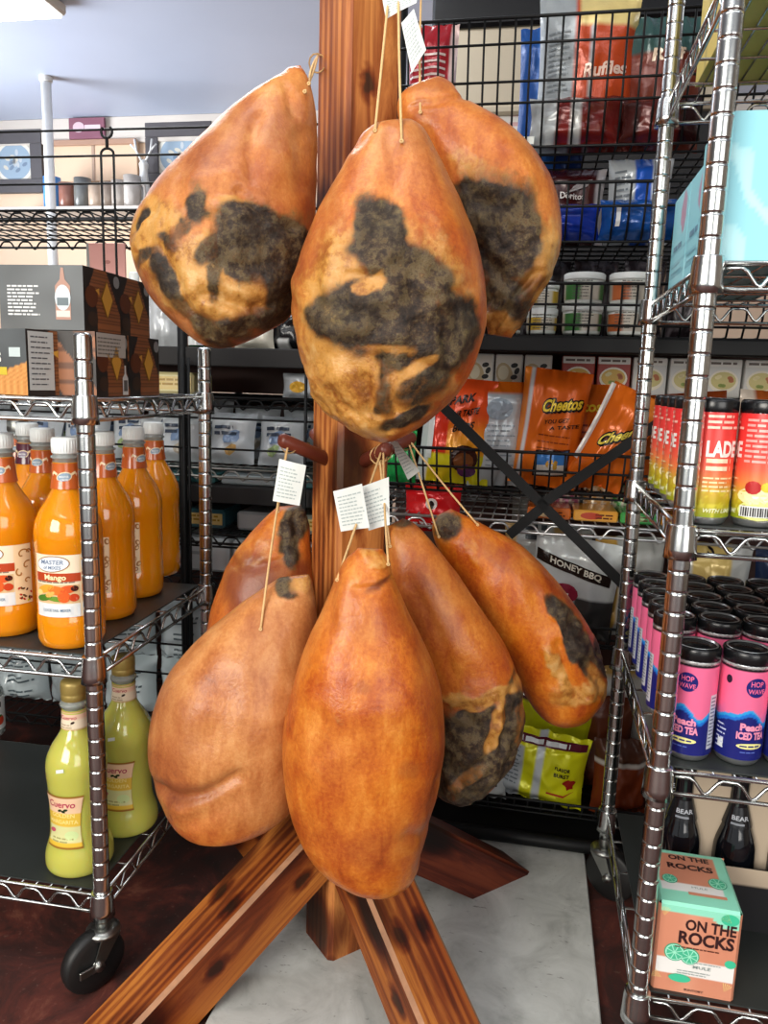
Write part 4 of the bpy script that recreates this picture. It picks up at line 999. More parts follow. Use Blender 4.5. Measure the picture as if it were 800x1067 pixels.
def carrier(u, v, lab):
    e = empty('bottle_carrier', lab, 'carrier', R.p(u, v, zb), R.a); w, h = .155, .16
    m = MB(); BE = lin('#b9a892'); DK = lin('#17171a')
    m.grid(24, 24, lambda x, y: (x*w, -.001, y*h*.62), lambda x, y: DK if y < .72 else BE, 0, False); m.grid(4, 8, lambda x, y: (x*w, .001, y*h*.62), lambda x, y: DK, 0, False)
    m.build('panel', 'print', e); m = MB(); f = lambda x, y: (x, -.0016, y)
    m.text('ROOT', lambda x, y: f(x+.05, y+.055), .02, WHITE, width=.05, bold=.03); m.text('BEAR', lambda x, y: f(x+.052, y+.036), .02, WHITE, width=.05, bold=.03); m.lines(f, .02, .09, .028, 3, .007, .003, lin('#a9a9a9'), 2); m.disc(f, .06, .086, .012, .008, WHITE, 14)
    m.build('lettering', 'print', e)
    m = MB(); m.box((.0, .036, .0), (w, .040, .235), col=BE, bev=.001); m.poly(lambda x, y: (x, .0355, y), [(.055, .205), (.1, .205), (.1, .218), (.055, .218)], lin('#241f1c')); m.build('handle', 'print', e)
carrier(.066, cv0+.148, 'dark bottle carrier with beige handle behind the cocktail carton')
carrier(.226, cv0+.148, 'dark bottle carrier with white lettering at the right edge, bottom shelf')
# light blue cartons (shelf 4) and yellow carton on top
def blue_box(lab, u, v, w, d, h, flower=False):
    e = empty('drink_carton', lab, 'carton', R.p(u, v, RZ[3]+.0005), R.a, 'pale blue cartons on the fourth shelf')
    B = lin('#8fd2de'); P = lin('#b8698c'); m = MB()
    def side(x, y):
        c = B
        q = (x-.3)**2/.05+(y-.8)**2/.06+.4*nse(x*6, y*6, u*9)
        if q < .55: c = mixc(P, B, .15+.4*abs(nse(x*9, y*20, 3)))
        elif y < .45 and (y*9) % 1 < .08: c = mixc(B, lin('#5a9ab0'), .5)
        return c
    def front(x, y):
        if flower and (x-.75)**2+(y-.35)**2 < .02+.006*math.sin(math.atan2(y-.35, x-.75)*9): return lin('#d8d88a')
        return mixc(B, lin('#b5e8ee'), .5+.5*math.sin(12*x+9*y+4*nse(x*3, y*3, 1))) if .5+.5*math.sin(12*x+9*y+4*nse(x*3, y*3, 1)) > .7 else B
    m.grid(36, 36, lambda a, b: (a*w, 0, b*h), front, 0, False); m.grid(36, 36, lambda a, b: (0, (1-a)*d, b*h), lambda a, b: side(1-a, b), 0, False)
    m.grid(1, 1, lambda a, b: (w, a*d, b*h), lambda a, b: B, 0, False); m.grid(1, 1, lambda a, b: (w-a*w, d, b*h), lambda a, b: B, 0, False); m.grid(1, 1, lambda a, b: (a*w, b*d, h), lambda a, b: B, 0, False); m.grid(1, 1, lambda a, b: (a*w, d-b*d, 0), lambda a, b: B, 0, False)
    m.build('box', 'print', e); m = MB(); g = lambda x, y: (-.0006, d-x, y)
    m.lines(g, d*.2, d*.8, h*.46, 1, .01, .008, lin('#5a86a0'), 3); m.lines(g, d*.15, d*.85, h*.3, 2, .01, .003, lin('#6fa6b8'), 5); m.rect(g, d*.1, h*.2, d*.9, h*.205, lin('#5a9ab0')); m.build('artwork', 'print', e)
uu, _ = R.on(752, 200, .03)
blue_box('pale blue carton at the front right of the upper right shelf', uu, .03, .13, .13, .165, True)
blue_box('pale blue and pink carton in the left column beside the post, nearer one', .022, .165, .12, .128, .155)
blue_box('pale blue and pink carton in the left column, further one', .022, .297, .12, .13, .155)
e = empty('yellow_carton', 'tall yellow carton on the top shelf of the right rack', 'carton', R.p(.03, .06, RZ[4]+.0005), R.a)
m = MB(); Y_ = lin('#cdb85a')
def ycol(a, b): return mixc(Y_, lin('#8f8138'), .7 if (abs(a-.5) < .02 or abs(a-.2) < .015) else .25*abs(nse(a*5, b*3, 1)))
m.grid(24, 24, lambda a, b: (0, (1-a)*.33, b*.26), ycol, 0, False); m.grid(12, 12, lambda a, b: (a*.16, 0, b*.26), ycol, 0, False)
m.grid(1, 1, lambda a, b: (.16, a*.33, b*.26), lambda a, b: Y_, 0, False); m.grid(1, 1, lambda a, b: (.16-a*.16, .33, b*.26), lambda a, b: Y_, 0, False); m.grid(1, 1, lambda a, b: (a*.16, b*.33, .26), lambda a, b: Y_, 0, False); m.grid(1, 1, lambda a, b: (a*.16, .33-b*.33, 0), lambda a, b: Y_, 0, False)
m.build('box', 'print', e)
# ------------------------------------------------------------------ bags
def bag(lab, p, rz, w, h, t, colfn, deco=None, tilt=0, roll=0, seed=1, nu=26, nv=32, group='snack bags on the black basket rack', name='snack_bag', cat='bag', mat='foil', slump=0):
    """stands on its bottom seal at p, front towards -y; tilt leans back, roll turns in its own plane"""
    def surf(u, v, s=-1, d=0):
        sv = sst(0, .22, v)*sst(1, .80, v); su = max(0, 1-abs(2*u-1)**2.4)**.7
        th = t/2*(sv**.7)*su
        x = (u-.5)*w*(1-.07*math.sin(PI*v)) ; z = v*h
        wr = noise.noise(Vector((u*5+seed*3, v*4, s*2.+seed)))*.30*th + noise.noise(Vector((u*13+seed, v*9, seed*2.+s)))*.10*t*(.3+.7*su)*(1-.6*sv) + .05*t*math.sin(u*PI*9+seed)*(1-sv)**2
        if v > .94 or v < .05: wr += .0012*math.sin(v*900)
        y = s*(th+abs(d)) + wr - slump*math.sin(PI*v)*h*.1
        return Vector((x, y, z))
    m = MB()
    m.grid(nu, nv, lambda u, v: surf(u, v, -1), colfn)
    m.grid(nu, nv, lambda u, v: surf(1-u, v, 1), lambda u, v: colfn(1-u, v))
    if deco: deco(m, lambda x, y: surf(.5+x/w, y/h, -1, .0026), lambda x, y: surf(.5+x/w, y/h, -1, .0044))
    o = m.build(name, mat)
    o.location = p; o.rotation_euler = (Matrix.Rotation(rz, 3, 'Z') @ Matrix.Rotation(-tilt, 3, 'X') @ Matrix.Rotation(roll, 3, 'Y')).to_euler()
    # rest the lowest corner on its shelf
    bpy.context.view_layer.update(); lo = min((o.matrix_basis @ v.co).z for v in o.data.vertices)
    o.location.z += p.z-lo+.0008
    return tag(o, lab, cat, group)
def fitbag(fr, v, x0, y0, x1, y1, deck):
    u, w, z0, z1 = fr.box(v, x0, y0, x1, y1); return fr.p(u, v, deck), w, max(.05, z1-deck)
SIL, ORA, RED, DRED, BLU, YEL = lin('#b7bec3'), lin('#e06a1c'), lin('#b3241c'), lin('#3d1110'), lin('#123a8c'), lin('#dfe01c')
def stripes(*st):
    def f(u, v):
        for x, c in st:
            if u < x: return lin(c) if isinstance(c, str) else c
        return lin(st[-1][1])
    return f
# ---- black basket rack (right background)
KU0, KU1, KD = -.52, .46, .42
KZ = dict(t1=1.40, t2=1.232, t3=1.06, t4=.752, t5=.70, t6=.452, t7=.078)
def basket_rack():
    e = empty('basket_rack', 'tall black wire basket rack full of crisps behind the stand at right', 'rack', K.p(0, 0, 0), K.a)
    for x in (KU0, KU1):
        for y in (0, KD): m = MB(); m.tube([(x, y, 0), (x, y, 1.95)], .0125, 10); m.build('post', 'black_metal', e)
    def basket(z, hts, lean=.02, gap=.0265, x0=KU0+.014, x1=KU1-.014, r=.0021):
        m = MB(); zt = hts[0]
        for i, h in enumerate(hts): m.tube([(x0, -lean*(h-z)/(zt-z) if zt > z else 0, h), (x1, -lean*(h-z)/(zt-z), h)], .0031 if i == 0 else r*1.15, 6)
        n = int((x1-x0)/gap)
        for i in range(n+1):
            x = x0+(x1-x0)*i/n; m.tube([(x, -lean, zt), (x, -lean*.3, z+(zt-z)*.35), (x, .02, z-.002), (x, KD-.02, z-.002)], r, 5)
        for f in range(8): m.tube([(x0, .02+f*.053, z-.005), (x1, .02+f*.053, z-.005)], r*1.2, 5)
        for sx in (x0, x1):
            for h in hts: m.tube([(sx, -lean, h), (sx, KD, h)], r*1.2, 5)
        return m.build('basket', 'black_metal', e)
    basket(KZ['t1'], [1.595, 1.555, 1.496, 1.462], .03)
    basket(KZ['t2'], [1.322, 1.283], .02); basket(KZ['t3'], [1.15, 1.112, 1.075], .0); 
    m = MB(); m.box((KU0, .0, KZ['t3']-.036), (KU1, .02, KZ['t3']-.006), bev=.003); m.build('fascia', 'black_metal', e)
    m = MB(); m.box((KU0, .004, KZ['t3']-.02), (KU1, KD, KZ['t3']-.008)); m.build('shelf_board', 'dark_panel', e)
    basket(KZ['t4'], [.836, .80, .76], .025)
    s = make_shelf(KU0, KU1, KD, KZ['t5'], thick=.024).build('shelf', 'alum', e)
    basket(KZ['t6'], [.50, .46], .02); basket(KZ['t7'], [.128, .104], .03)
    m = MB(); m.tube([(KU0, -.01, .03), (KU1, -.01, .03)], .014, 10); m.box((KU0, .0, .016), (KU1, KD, .03)); m.build('base_rail', 'black_metal', e)
    # crossed flat straps on the front
    def strap(a, b):
        A = Vector((a[0], -.034, a[1])); B = Vector((b[0], -.034, b[1])); d = (B-A).normalized(); n = d.cross(Vector((0, 1, 0)))*.0095; t = Vector((0, .004, 0)); m = MB()
        m.add([A-n, A+n, B+n, B-n, A-n+t, A+n+t, B+n+t, B-n+t], [(0, 1, 2, 3), (7, 6, 5, 4), (0, 4, 5, 1), (1, 5, 6, 2), (2, 6, 7, 3), (3, 7, 4, 0)], 0, None, False); m.build('cross_brace', 'black_metal', e)
    on = lambda x, y: K.on(x, y, -.034)
    strap(on(420, 383), on(652, 612)); strap(on(530, 558), on(568, 526)); strap(on(562, 527), on(690, 438))
    m = MB(); m.box((KU0+.02, KD+.004, .05), (KU1-.02, KD+.012, 1.05)); bp = m.build('back_panel', 'brown_panel', e)
    m = MB(); 
    for i in range(16): m.box((-.185, KD-.06, .5+i*.015), (-.158, KD-.057, .508+i*.015))
    m.box((-.20, KD-.057, .40), (-.143, KD-.052, .75)); m.build('upright', 'zinc', e)
    m = MB()
    for i in range(7):
        x = KU0+.04+i*.042; m.box((x, .022, KZ['t1']+.0005), (x+.036, .026, KZ['t1']+.014)); 
    m.build('price_strip', 'paper', e)
basket_rack()
ka = K.a
def txt(m, f, t, x, y, s, c, w=None, b=.03, sh=0, sl=0): m.text(t, lambda a, q: f(a+x, q+y+sl*a), s, c, bold=b, width=w, shear=sh)
# tier 1
p, w, h = fitbag(K, .10, 578, 0, 672, 140, KZ['t1'])
def ruf(m, f, g):
    txt(m, f, 'Ruffles', .035, .125, .03, lin('#e8c8b8'), .082, .03, .1, .12); m.lines(f, -.075, -.03, .2, 12, .009, .003, lin('#7f878c'), 3)
bag('orange and silver crisp bag standing upright in the top basket', K.p(-.105, .09, KZ['t1']), ka, .185, .275, .08, lambda u, v: mixc(lin('#e0c24e'), SIL, .3) if v > .78 and u > .42 else (lin('#9aa1a5') if u < .36 or .5 < u < .56 else (lin('#b8451c') if v > .3 else lin('#6d1c12'))), ruf, seed=2)
bag('blue edged bag behind the orange crisp bag, top basket', K.p(-.165, .2, KZ['t1']), ka, .14, .27, .06, stripes((.25, '#1f4f96'), (.6, '#2a62b0'), (1, '#1c3f80')), None, seed=3)
bag('dark red crisp bag at the right end of the top basket', K.p(.035, .1, KZ['t1']), ka+.1, .15, .235, .07, lambda u, v: lin('#6b2a1a') if v < .7 else lin('#32514f'), lambda m, f, g: txt(m, f, 'Ruff', .0, .15, .028, lin('#d8c0a8'), .06, .03, .1), seed=4)
bag('red bag lying low in front in the top basket', K.p(-.12, .035, KZ['t1']), ka, .17, .085, .05, stripes((.3, '#a7acae'), (.45, '#6d1a14'), (.55, '#b0b0ae'), (1, '#5d1512')), None, seed=5, tilt=.1)
bag('dark maroon bag lying low at the right of the top basket', K.p(.03, .035, KZ['t1']), ka, .14, .075, .05, stripes((.2, '#3b1512'), (.7, '#5a1d18'), (1, '#2c1010')), None, seed=6)
def redstripe(m, f, g):
    for k in range(11): m.rect(f, -.05, .05+k*.012, .03, .054+k*.012, lin('#d8c0bc'), 6)
bag('red bag with pale stripes behind the paper tags, top basket', K.p(-.395, .08, KZ['t1']), ka, .1, .235, .06, lambda u, v: lin('#a41f2a') if u < .86 else lin('#e0c4c0'), redstripe, seed=7)
# tier 2
def dor(m, f, g):
    m.poly(f, [(-.06, .075), (-.02, .085), (.04, .118), (.06, .122), (.05, .108), (.0, .09)], lin('#8d8688')); txt(m, g, 'Doritos', .022, .083, .018, lin('#e2dad8'), .05, .02)
    for i, s in enumerate(("IT'S", 'OTHER', 'GI')): txt(m, g, s, .034, .055-.015*i, .015, lin('#e6dedc'), [.024, .036, .02][i], .04)
    m.rect(f, -.075, .0, -.062, .13, lin('#c9c5c4'))
bag('dark maroon crisp bag with white lettering in the second basket', K.p(-.135, .12, KZ['t2']), ka, .17, .15, .07, lambda u, v: lin('#3a0f12') if u < .92 else lin('#b9b4b8'), dor, seed=8, tilt=.1)
bag('silver and blue bag upright at the right of the second basket', K.p(.01, .11, KZ['t2']), ka, .12, .16, .07, stripes((.42, '#aeb4b8'), (.68, '#1d51b0'), (1, '#b6bcc2')), lambda m, f, g: m.lines(f, -.05, -.02, .13, 8, .011, .004, lin('#737a80'), 2), seed=9)
bag('bright blue bag lying in front of the maroon one, second basket', K.p(-.15, .045, KZ['t2']), ka, .18, .066, .06, lambda u, v: lin('#0f2f96'), None, seed=10)
bag('glossy blue bag lying at the right, second basket', K.p(.01, .04, KZ['t2']), ka, .15, .072, .06, lambda u, v: lin('#154a92'), lambda m, f, g: m.poly(f, [(-.05, .02), (-.042, .02), (-.04, .055), (-.048, .055)], WHITE), seed=11)
# foil packs on the under-shelf
for i, x in enumerate((-.25, -.15, -.05, .05, .14)):
    bag('crumpled dark foil pack, number %s from the left above the tubs' % ['one', 'two', 'three', 'four', 'five'][i], K.p(x, .24, KZ['t3']), ka+.1*i, .095, .165, .05, lambda u, v: mixc(lin('#2a2226'), lin('#6d6468'), sst(.0, .5, noise.noise(Vector((u*9+i, v*9, i))))), None, seed=20+i, nu=16, nv=18, group='dark foil packs behind the tubs')
# tubs
def tub(lab, u, v, z, r, h, c1, c2):
    e = empty('snack_tub', lab, 'tub', K.p(u, v, z), ka+random.uniform(-.3, .3), 'tubs on the third tier'); m = MB()
    m.lathe([(r*.92, 0), (r*.95, .003), (r, h-.012), (.001, h-.012)], 28); m.build('tub_body', 'paper', e)
    m = MB(); f = lambda d: (lambda x, y: ((r*(.955+.04*y/h)+d)*math.sin(x/r), -(r*(.955+.04*y/h)+d)*math.cos(x/r), y))
    m.grid(30, 8, lambda a, b: f(.0006)((a-.5)*2*PI*r*.98, .006+b*(h-.024)), lambda a, b: lin(c1) if (a*3) % 1 < .4 else (lin(c2) if (a*3) % 1 < .5 else lin('#cfc8ba')))
    m.lines(f(.0012), -.02, .02, h*.7, 6, h*.1, h*.03, lin('#5a5650'), 3); m.build('label', 'print', e)
    m = MB(); m.lathe([(r*1.04, h-.013), (r*1.05, h-.011), (r*1.05, h-.002), (r*.98, h), (.001, h)], 28); m.build('lid', 'white_cap', e)
for i, (x, r) in enumerate(((-.225, .029), (-.158, .029), (-.082, .037), (.004, .039))):
    h = .056
    for j in range(2):
        hh = h if i > 1 else .048
        tub(['short tub', 'yellow labelled tub', 'green striped white tub', 'wide white tub'][i]+[' at the bottom', ' on top'][j]+' of its pair, third tier, '+['leftmost', 'second from left', 'third from left', 'nearest the chrome post'][i], x, .055, KZ['t3']+.0008+j*(hh+.0012), r, hh, ['#5a4030', '#c9a63a', '#3f7a3c', '#c26a3a'][i], ['#8a8a80', '#8a8078', '#b07a30', '#d9d2c8'][i])
# tier 4: small cartons at the back and snack bags
def pic_box(lab, u, z, w, h, kind, v=.2, d=.05):
    e = empty('food_box', lab, 'box', K.p(u, v, z), ka, 'small food boxes behind the crisps'); m = MB(); a = lin('#d9d7d2') if kind != 'soup' else lin('#a83a2c')
    m.box((-w/2, 0, 0), (w/2, d, h), col=a, bev=.002); m.build('box', 'print', e); m = MB(); f = lambda k: (lambda x, y: (x, -.0004*k, y))
    if kind == 'mush':
        m.rect(f(1), -w*.45, h*.05, w*.45, h*.95, lin('#e3ded2')); m.disc(f(2), -w*.15, h*.45, w*.3, h*.33, lin('#c9b48a'), 16, .3); m.disc(f(3), -w*.2, h*.5, w*.2, h*.2, lin('#e6dcc0'), 14)
        for x, y in ((.2, .7), (.3, .55), (.2, .38)): m.disc(f(3), w*x, h*y, w*.09, h*.1, lin('#20201c'), 10, x*9)
    else:
        m.rect(f(1), -w*.48, h*.8, w*.48, h*.98, lin('#e6e2da')); m.lines(f(2), -w*.4, w*.4, h*.86, 1, .01, h*.06, lin('#6a5a50'), 3)
        m.disc(f(1), 0, h*.42, w*.42, h*.3, lin('#efe6d2'), 22); m.disc(f(2), 0, h*.44, w*.36, h*.23, lin('#d9b04e') if kind == 'soup' else lin('#cfc07a'), 20)
        for k in range(7): m.disc(f(3), w*.22*math.cos(k*2.2), h*.44+h*.13*math.sin(k*2.2), w*.08, h*.05, lin(['#c2703a', '#e8d9a0', '#8a9a3a'][k % 3]), 8)
    m.build('artwork', 'print', e)
zs_ = .948
m = None
eS = empty('riser_shelf', 'low black riser at the back of the fourth tier', 'shelf', K.p(0, 0, 0), ka); m = MB(); m.box((KU0+.03, .19, zs_-.012), (KU1-.03, .38, zs_), bev=.002); m.build('board', 'black_metal', eS)
m = MB()
for x in (KU0+.04, KU1-.06): m.box((x, .2, KZ['t4']), (x+.02, .37, zs_-.012))
m.build('support', 'black_metal', eS)
for i in range(4): pic_box('cream box with a pale picture and dark leaves, %s from the left' % ['first', 'second', 'third', 'fourth'][i], -.345+i*.062, zs_+.0005, .058, .078, 'mush')
for i in range(6): pic_box(('red soup packet' if i < 2 else 'pale soup packet')+' with a bowl picture, %s along the back row' % ['first', 'second', 'third', 'fourth', 'fifth', 'sixth'][i], -.075+i*.073, zs_+.0005, .068, .078, 'soup' if i < 2 else 'pale')
DK_ = lin('#231a16')
def cheet(m, f, g, s=1):
    for dx, dy in ((.0015, -.0015), (-.0015, .0015), (.0015, .0015), (-.0015, -.0015), (.003, -.003)): txt(m, f, 'Cheetos', .018+dx, .158+dy, .032, DK_, .078, .07, .15, .18)
    txt(m, g, 'Cheetos', .018, .158, .032, lin('#f0d03a'), .078, .03, .15, .18)
    txt(m, g, 'YOU GET', .012, .132, .011, DK_, .05, .02, .1, .18); txt(m, g, 'A TASTE', .03, .122, .010, DK_, .06, .02, .1, .18)
    for k in range(3): m.lines(g, -.02, .05, .105-.013*k, 1, .01, .0025, lin('#8a3a14'), 3+k)
    m.poly(f, [(-.02, .02), (.05, .028), (.05, .083), (-.02, .075)], DK_); m.poly(g, [(-.016, .045), (.046, .052), (.046, .079), (-.016, .071)], lin('#3f7fc8')); m.poly(g, [(-.016, .024), (.046, .032), (.046, .052), (-.016, .045)], lin('#d9d4cc'))
    m.disc(g, .02, .05, .016, .010, lin('#c99a3a'), 14)
bag('orange crisp bag standing upright facing front, centre of the fourth tier', K.p(-.140, .085, KZ['t4']), ka-.05, .135, .235, .075, lambda u, v: lin('#dfe3e4') if (.10 < u < .17) else (lin('#f08a2e') if u < .1 else mixc(lin('#e5741e'), lin('#d9601a'), v)), cheet, roll=.10, seed=30, nu=34, nv=42)
def silv(m, f, g): m.disc(f, -.01, .16, .028, .022, lin('#9aa8b4'), 18); m.lines(f, -.035, .03, .125, 9, .010, .003, lin('#8a949c'), 4)
bag('orange bag with silver back panel turned sideways, left of the upright orange bag', K.p(-.232, .10, KZ['t4']), ka+.35, .125, .215, .07, lambda u, v: lin('#e8741c') if (v > .88 or u > .85) else SIL, silv, seed=31)
def spark(m, f, g):
    for i, (s, w_) in enumerate((('SPARK', .062), ('YOUR TASTE', .07), ('BUDS', .045))): txt(m, g, s, -.0+.006*i, .165-.026*i, .022 if i == 0 else .018, DK_, w_, .03, .2, .25)
    m.poly(f, [(-.062, .05), (-.05, .05), (-.05, .15), (-.062, .16)], lin('#dfe2e2'))
    m.disc(f, .02, .055, .03, .028, lin('#3a1d14'), 18); m.disc(g, .02, .05, .022, .018, lin('#7d4a26'), 12); m.disc(g, .028, .03, .02, .014, lin('#5a2d5a'), 12)
def sparkc(u, v):
    if u < .12: return lin('#c6cdcd')
    if v < .28: return lin('#d9d024')
    if u < .38: return lin('#d6341c')
    return mixc(lin('#f0a428'), lin('#e2501f'), sst(.35, .7, v))
bag('red orange and yellow crisp bag at the left of the fourth tier', K.p(-.322, .075, KZ['t4']), ka+.12, .15, .215, .075, sparkc, spark, roll=.06, seed=32, nu=34, nv=40)
def cheet2(m, f, g):
    for dx, dy in ((.0015, -.0015), (-.0015, .0015), (.0015, .0015), (-.0015, -.0015), (.003, -.002)): txt(m, f, 'Cheetos', .006+dx, .100+dy, .030, DK_, .075, .07, .1, .75)
    txt(m, g, 'Cheetos', .006, .100, .030, lin('#f3dc5a'), .075, .03, .1, .75); m.poly(f, [(-.06, .03), (-.05, .03), (-.05, .19), (-.06, .19)], lin('#dcd4cc'))
bag('orange crisp bag tipped to the right beside the chrome post, fourth tier', K.p(-.040, .055, KZ['t4']), ka-.1, .11, .195, .075, lambda u, v: lin('#dd6a1c') if v < .8 or u < .6 else lin('#ee8630'), cheet2, roll=.42, seed=33, nu=34, nv=40)
bag('orange crisp bag squeezed behind the upright orange one', K.p(-.065, .14, KZ['t4']), ka, .11, .215, .05, lambda u, v: lin('#d9661c'), lambda m, f, g: (txt(m, g, 'tos', .02, .16, .03, lin('#f0d03a'), .04, .03), m.lines(g, -.02, .045, .13, 5, .014, .004, lin('#8a3a14'), 3)), seed=34, nu=18, nv=22)
bag('dark brown crisp bag at the back between orange bags', K.p(-.035, .165, KZ['t4']), ka, .12, .2, .03, lambda u, v: lin('#7d3a1a') if v > .85 else lin('#4a2414'), lambda m, f, g: m.disc(f, 0, .165, .018, .016, lin('#d8cfc4'), 12), seed=35, nu=18, nv=20)
bag('brown orange crisp bag lying behind the red cans', K.p(.135, .08, KZ['t4']), ka, .17, .195, .08, lambda u, v: lin('#96481c') if v < .9 else lin('#7a3616'), lambda m, f, g: m.lines(f, -.05, .05, .18, 1, .01, .003, lin('#e0cdb8'), 4), seed=36, roll=-.1)
bag('brown orange crisp bag with dark yellow lettering behind the red cans, right end', K.p(.305, .07, KZ['t4']), ka, .19, .205, .08, lambda u, v: lin('#9a4c20') if u > .15 else lin('#cdbfb0'), lambda m, f, g: (txt(m, f, 'Cheetos', .035, .165, .03, DK_, .09, .07), txt(m, g, 'Cheetos', .035, .166, .03, lin('#b89a3a'), .086, .02)), seed=37, roll=.05)
bag('green bag at the far left of the fourth tier behind the tag', K.p(-.43, .06, KZ['t4']), ka, .07, .11, .05, lambda u, v: lin('#1d8a44'), None, seed=38, nu=16, nv=18)
# tier 5
for i, (x, wd, c, c2) in enumerate(((-.12, .085, '#d8702a', '#e9d0a0'), (-.03, .085, '#d99a3a', '#b8442a'), (.052, .07, '#3f9a4a', '#bfe0a0'), (.13, .075, '#c9842a', '#e0c890'))):
    e = empty('snack_packet', ['orange flat packet leftmost', 'amber flat packet second', 'green flat packet third', 'amber flat packet fourth'][i]+' on the silver wire shelf under the baskets', 'packet', K.p(x, .03, KZ['t5']+.0008), ka, 'flat packets on the silver wire shelf')
    m = MB(); m.box((-wd/2, 0, 0), (wd/2, .1, .022), col=lin(c), bev=.003); m.build('packet', 'gloss', e); m = MB(); f = lambda x_, y_: (x_, -.0005, y_); m.disc(f, -wd*.1, .011, wd*.25, .007, lin(c2), 12); m.lines(f, 0, wd*.4, .012, 2, .006, .003, lin('#5a2a1a'), i); m.build('artwork', 'gloss', e)
for i, (x, c) in enumerate(((-.085, '#b05a7a'), (-.02, '#d8a05a'), (.04, '#4a9a4a'))):
    bag(['pink', 'tan', 'small green'][i]+' pouch leaning behind the flat packets', K.p(x, .145, KZ['t5']), ka, .062, .062-.012*0, .022, lambda u, v: lin(c) if (u*3+v*2) % 1 < .6 else lin('#e2d6c0'), None, seed=60+i, nu=12, nv=12, group='pouches behind the flat packets')
def fang(m, f, g):
    m.disc(f, .0, .062, .013, .012, lin('#e5dcd8'), 14); m.disc(g, .0, .06, .006, .009, lin('#1a1112'), 12)
    for k in range(6): m.poly(f, [(-.04+k*.014, .022+.004*(k % 2)), (-.028+k*.014, .022), (-.034+k*.014, .008)], WHITE)
bag('bright red bag with white jagged edge, left of the silver wire shelf', K.p(-.355, .05, KZ['t5']-.045), ka, .12, .10, .05, lambda u, v: lin('#c8161c'), fang, seed=64, nu=20, nv=20)
# tier 6 pale kettle bags
def honey(m, f0, g0):
    f = lambda x, y: f0(x, y+.03); g = lambda x, y: g0(x, y+.03)
    m.poly(f, [(-.085, .115), (.075, .085), (.075, .108), (-.085, .138)], DK_); txt(m, g, 'HONEY BBQ', 0, .107, .017, lin('#d8d4c6'), .11, .03, 0, -.18); m.disc(f, -.015, .06, .03, .02, lin('#8a1f38'), 14); m.lines(g, -.03, .0, .055, 2, .014, .006, WHITE, 3)
def hc(u, v):
    if v < .42 and u > .55: return lin('#3a3a3a')
    if v < .3: return lin('#c9b07a')
    return lin('#c9cfcf')
bag('grey white crisp bag with a dark flavour band, sixth tier beside the right ham', K.p(-.075, .05, KZ['t6']), ka-.1, .18, .2, .06, hc, honey, seed=40, roll=.12, nu=30, nv=34)
bag('grey white crisp bag with tan corner at the back left, sixth tier', K.p(-.115, .17, KZ['t6']), ka, .19, .212, .06, lambda u, v: lin('#cfae72') if u < .12 or (.55 < u < .75 and v > .8) else lin('#c5cccb'), lambda m, f, g: m.lines(f, -.05, .0, .2, 2, .018, .011, lin('#4a5258'), 4), seed=41)
bag('pale bag with yellow edge at the right, sixth tier behind the chrome post', K.p(.05, .1, KZ['t6']), ka+.2, .15, .21, .07, lambda u, v: lin('#cfa34e') if u < .3 else lin('#c3c6c4'), lambda m, f, g: m.lines(f, .0, .05, .14, 8, .014, .006, lin('#8a8d8c'), 6), seed=42)
bag('white crisp bag behind the tea cans, sixth tier', K.p(.2, .09, KZ['t6']), ka-.1, .16, .21, .07, lambda u, v: lin('#c9b06a') if .3 < u < .75 and v > .6 else lin('#b9bcba'), lambda m, f, g: txt(m, g, 'S', .0, .19, .03, DK_), seed=43)
bag('dark blue bag at the right end behind the tea cans, sixth tier', K.p(.36, .09, KZ['t6']), ka, .15, .21, .07, lambda u, v: lin('#1d2b4a'), None, seed=44, nu=16, nv=18)
# tier 7 bottom
def yel(m, f0, g0):
    f = lambda x, y: f0(x*.92, y*.84); g = lambda x, y: g0(x*.92, y*.84)
    m.poly(f, [(-.095, .165), (.095, .165), (.095, .18), (-.095, .18)], lin('#5a1626')); m.lines(g, -.09, .09, .169, 1, .01, .008, WHITE, 5)
    for i, s in enumerate(('FLAVOR', 'BURST')): txt(m, g, s, .05, .115-.018*i, .014, lin('#2a1d14'), .036, .03)
    m.disc(g, .07, .08, .014, .014, lin('#a8281e'), 14, wob=.3); m.poly(g, [(.02, .055), (.06, .05), (.085, .062), (.06, .045), (.02, .05)], lin('#b33a1e'))
    m.lines(f, -.09, -.05, .15, 10, .011, .004, lin('#7a8288'), 7)
bag('bright yellow crisp bag in front in the bottom basket', K.p(-.105, .05, KZ['t7']), ka-.12, .185, .16, .08, lambda u, v: SIL if u < .28 and v < .82 else (lin('#c4ccd0') if .44 < u < .52 else YEL), yel, seed=50, roll=.08, nu=34, nv=36)
bag('yellow crisp bag behind the front yellow one, bottom basket', K.p(-.095, .15, KZ['t7']), ka-.1, .185, .215, .06, lambda u, v: lin('#d3d81c') if v < .84 else lin('#4a1c26'), lambda m, f, g: m.lines(g, -.08, .08, .188, 1, .01, .013, WHITE, 5), seed=51, roll=.1)
bag('brown glossy crisp bag at the right of the yellow bags, bottom basket', K.p(.062, .055, KZ['t7']), ka+.2, .12, .165, .07, lambda u, v: lin('#6d2f16') if v < .7 else (lin('#b9b4ae') if v < .78 else lin('#4a2a1c')), None, seed=52)
bag('second brown crisp bag tucked behind, bottom basket', K.p(.03, .155, KZ['t7']), ka, .13, .215, .05, lambda u, v: lin('#5f2d18'), None, seed=53, nu=16, nv=18)
bag('white and gold bag just under the right ham, bottom basket', K.p(.085, .21, KZ['t7']), ka+.3, .14, .27, .05, lambda u, v: lin('#d3d4d0') if v < .9 else lin('#caa45a'), None, seed=54, nu=16, nv=18)
bag('grey bag low behind the right chrome rack, bottom basket', K.p(.19, .06, KZ['t7']), ka, .12, .15, .06, lambda u, v: lin('#8d969c') if v > .35 else lin('#6d1d18'), None, seed=55, nu=18, nv=20)
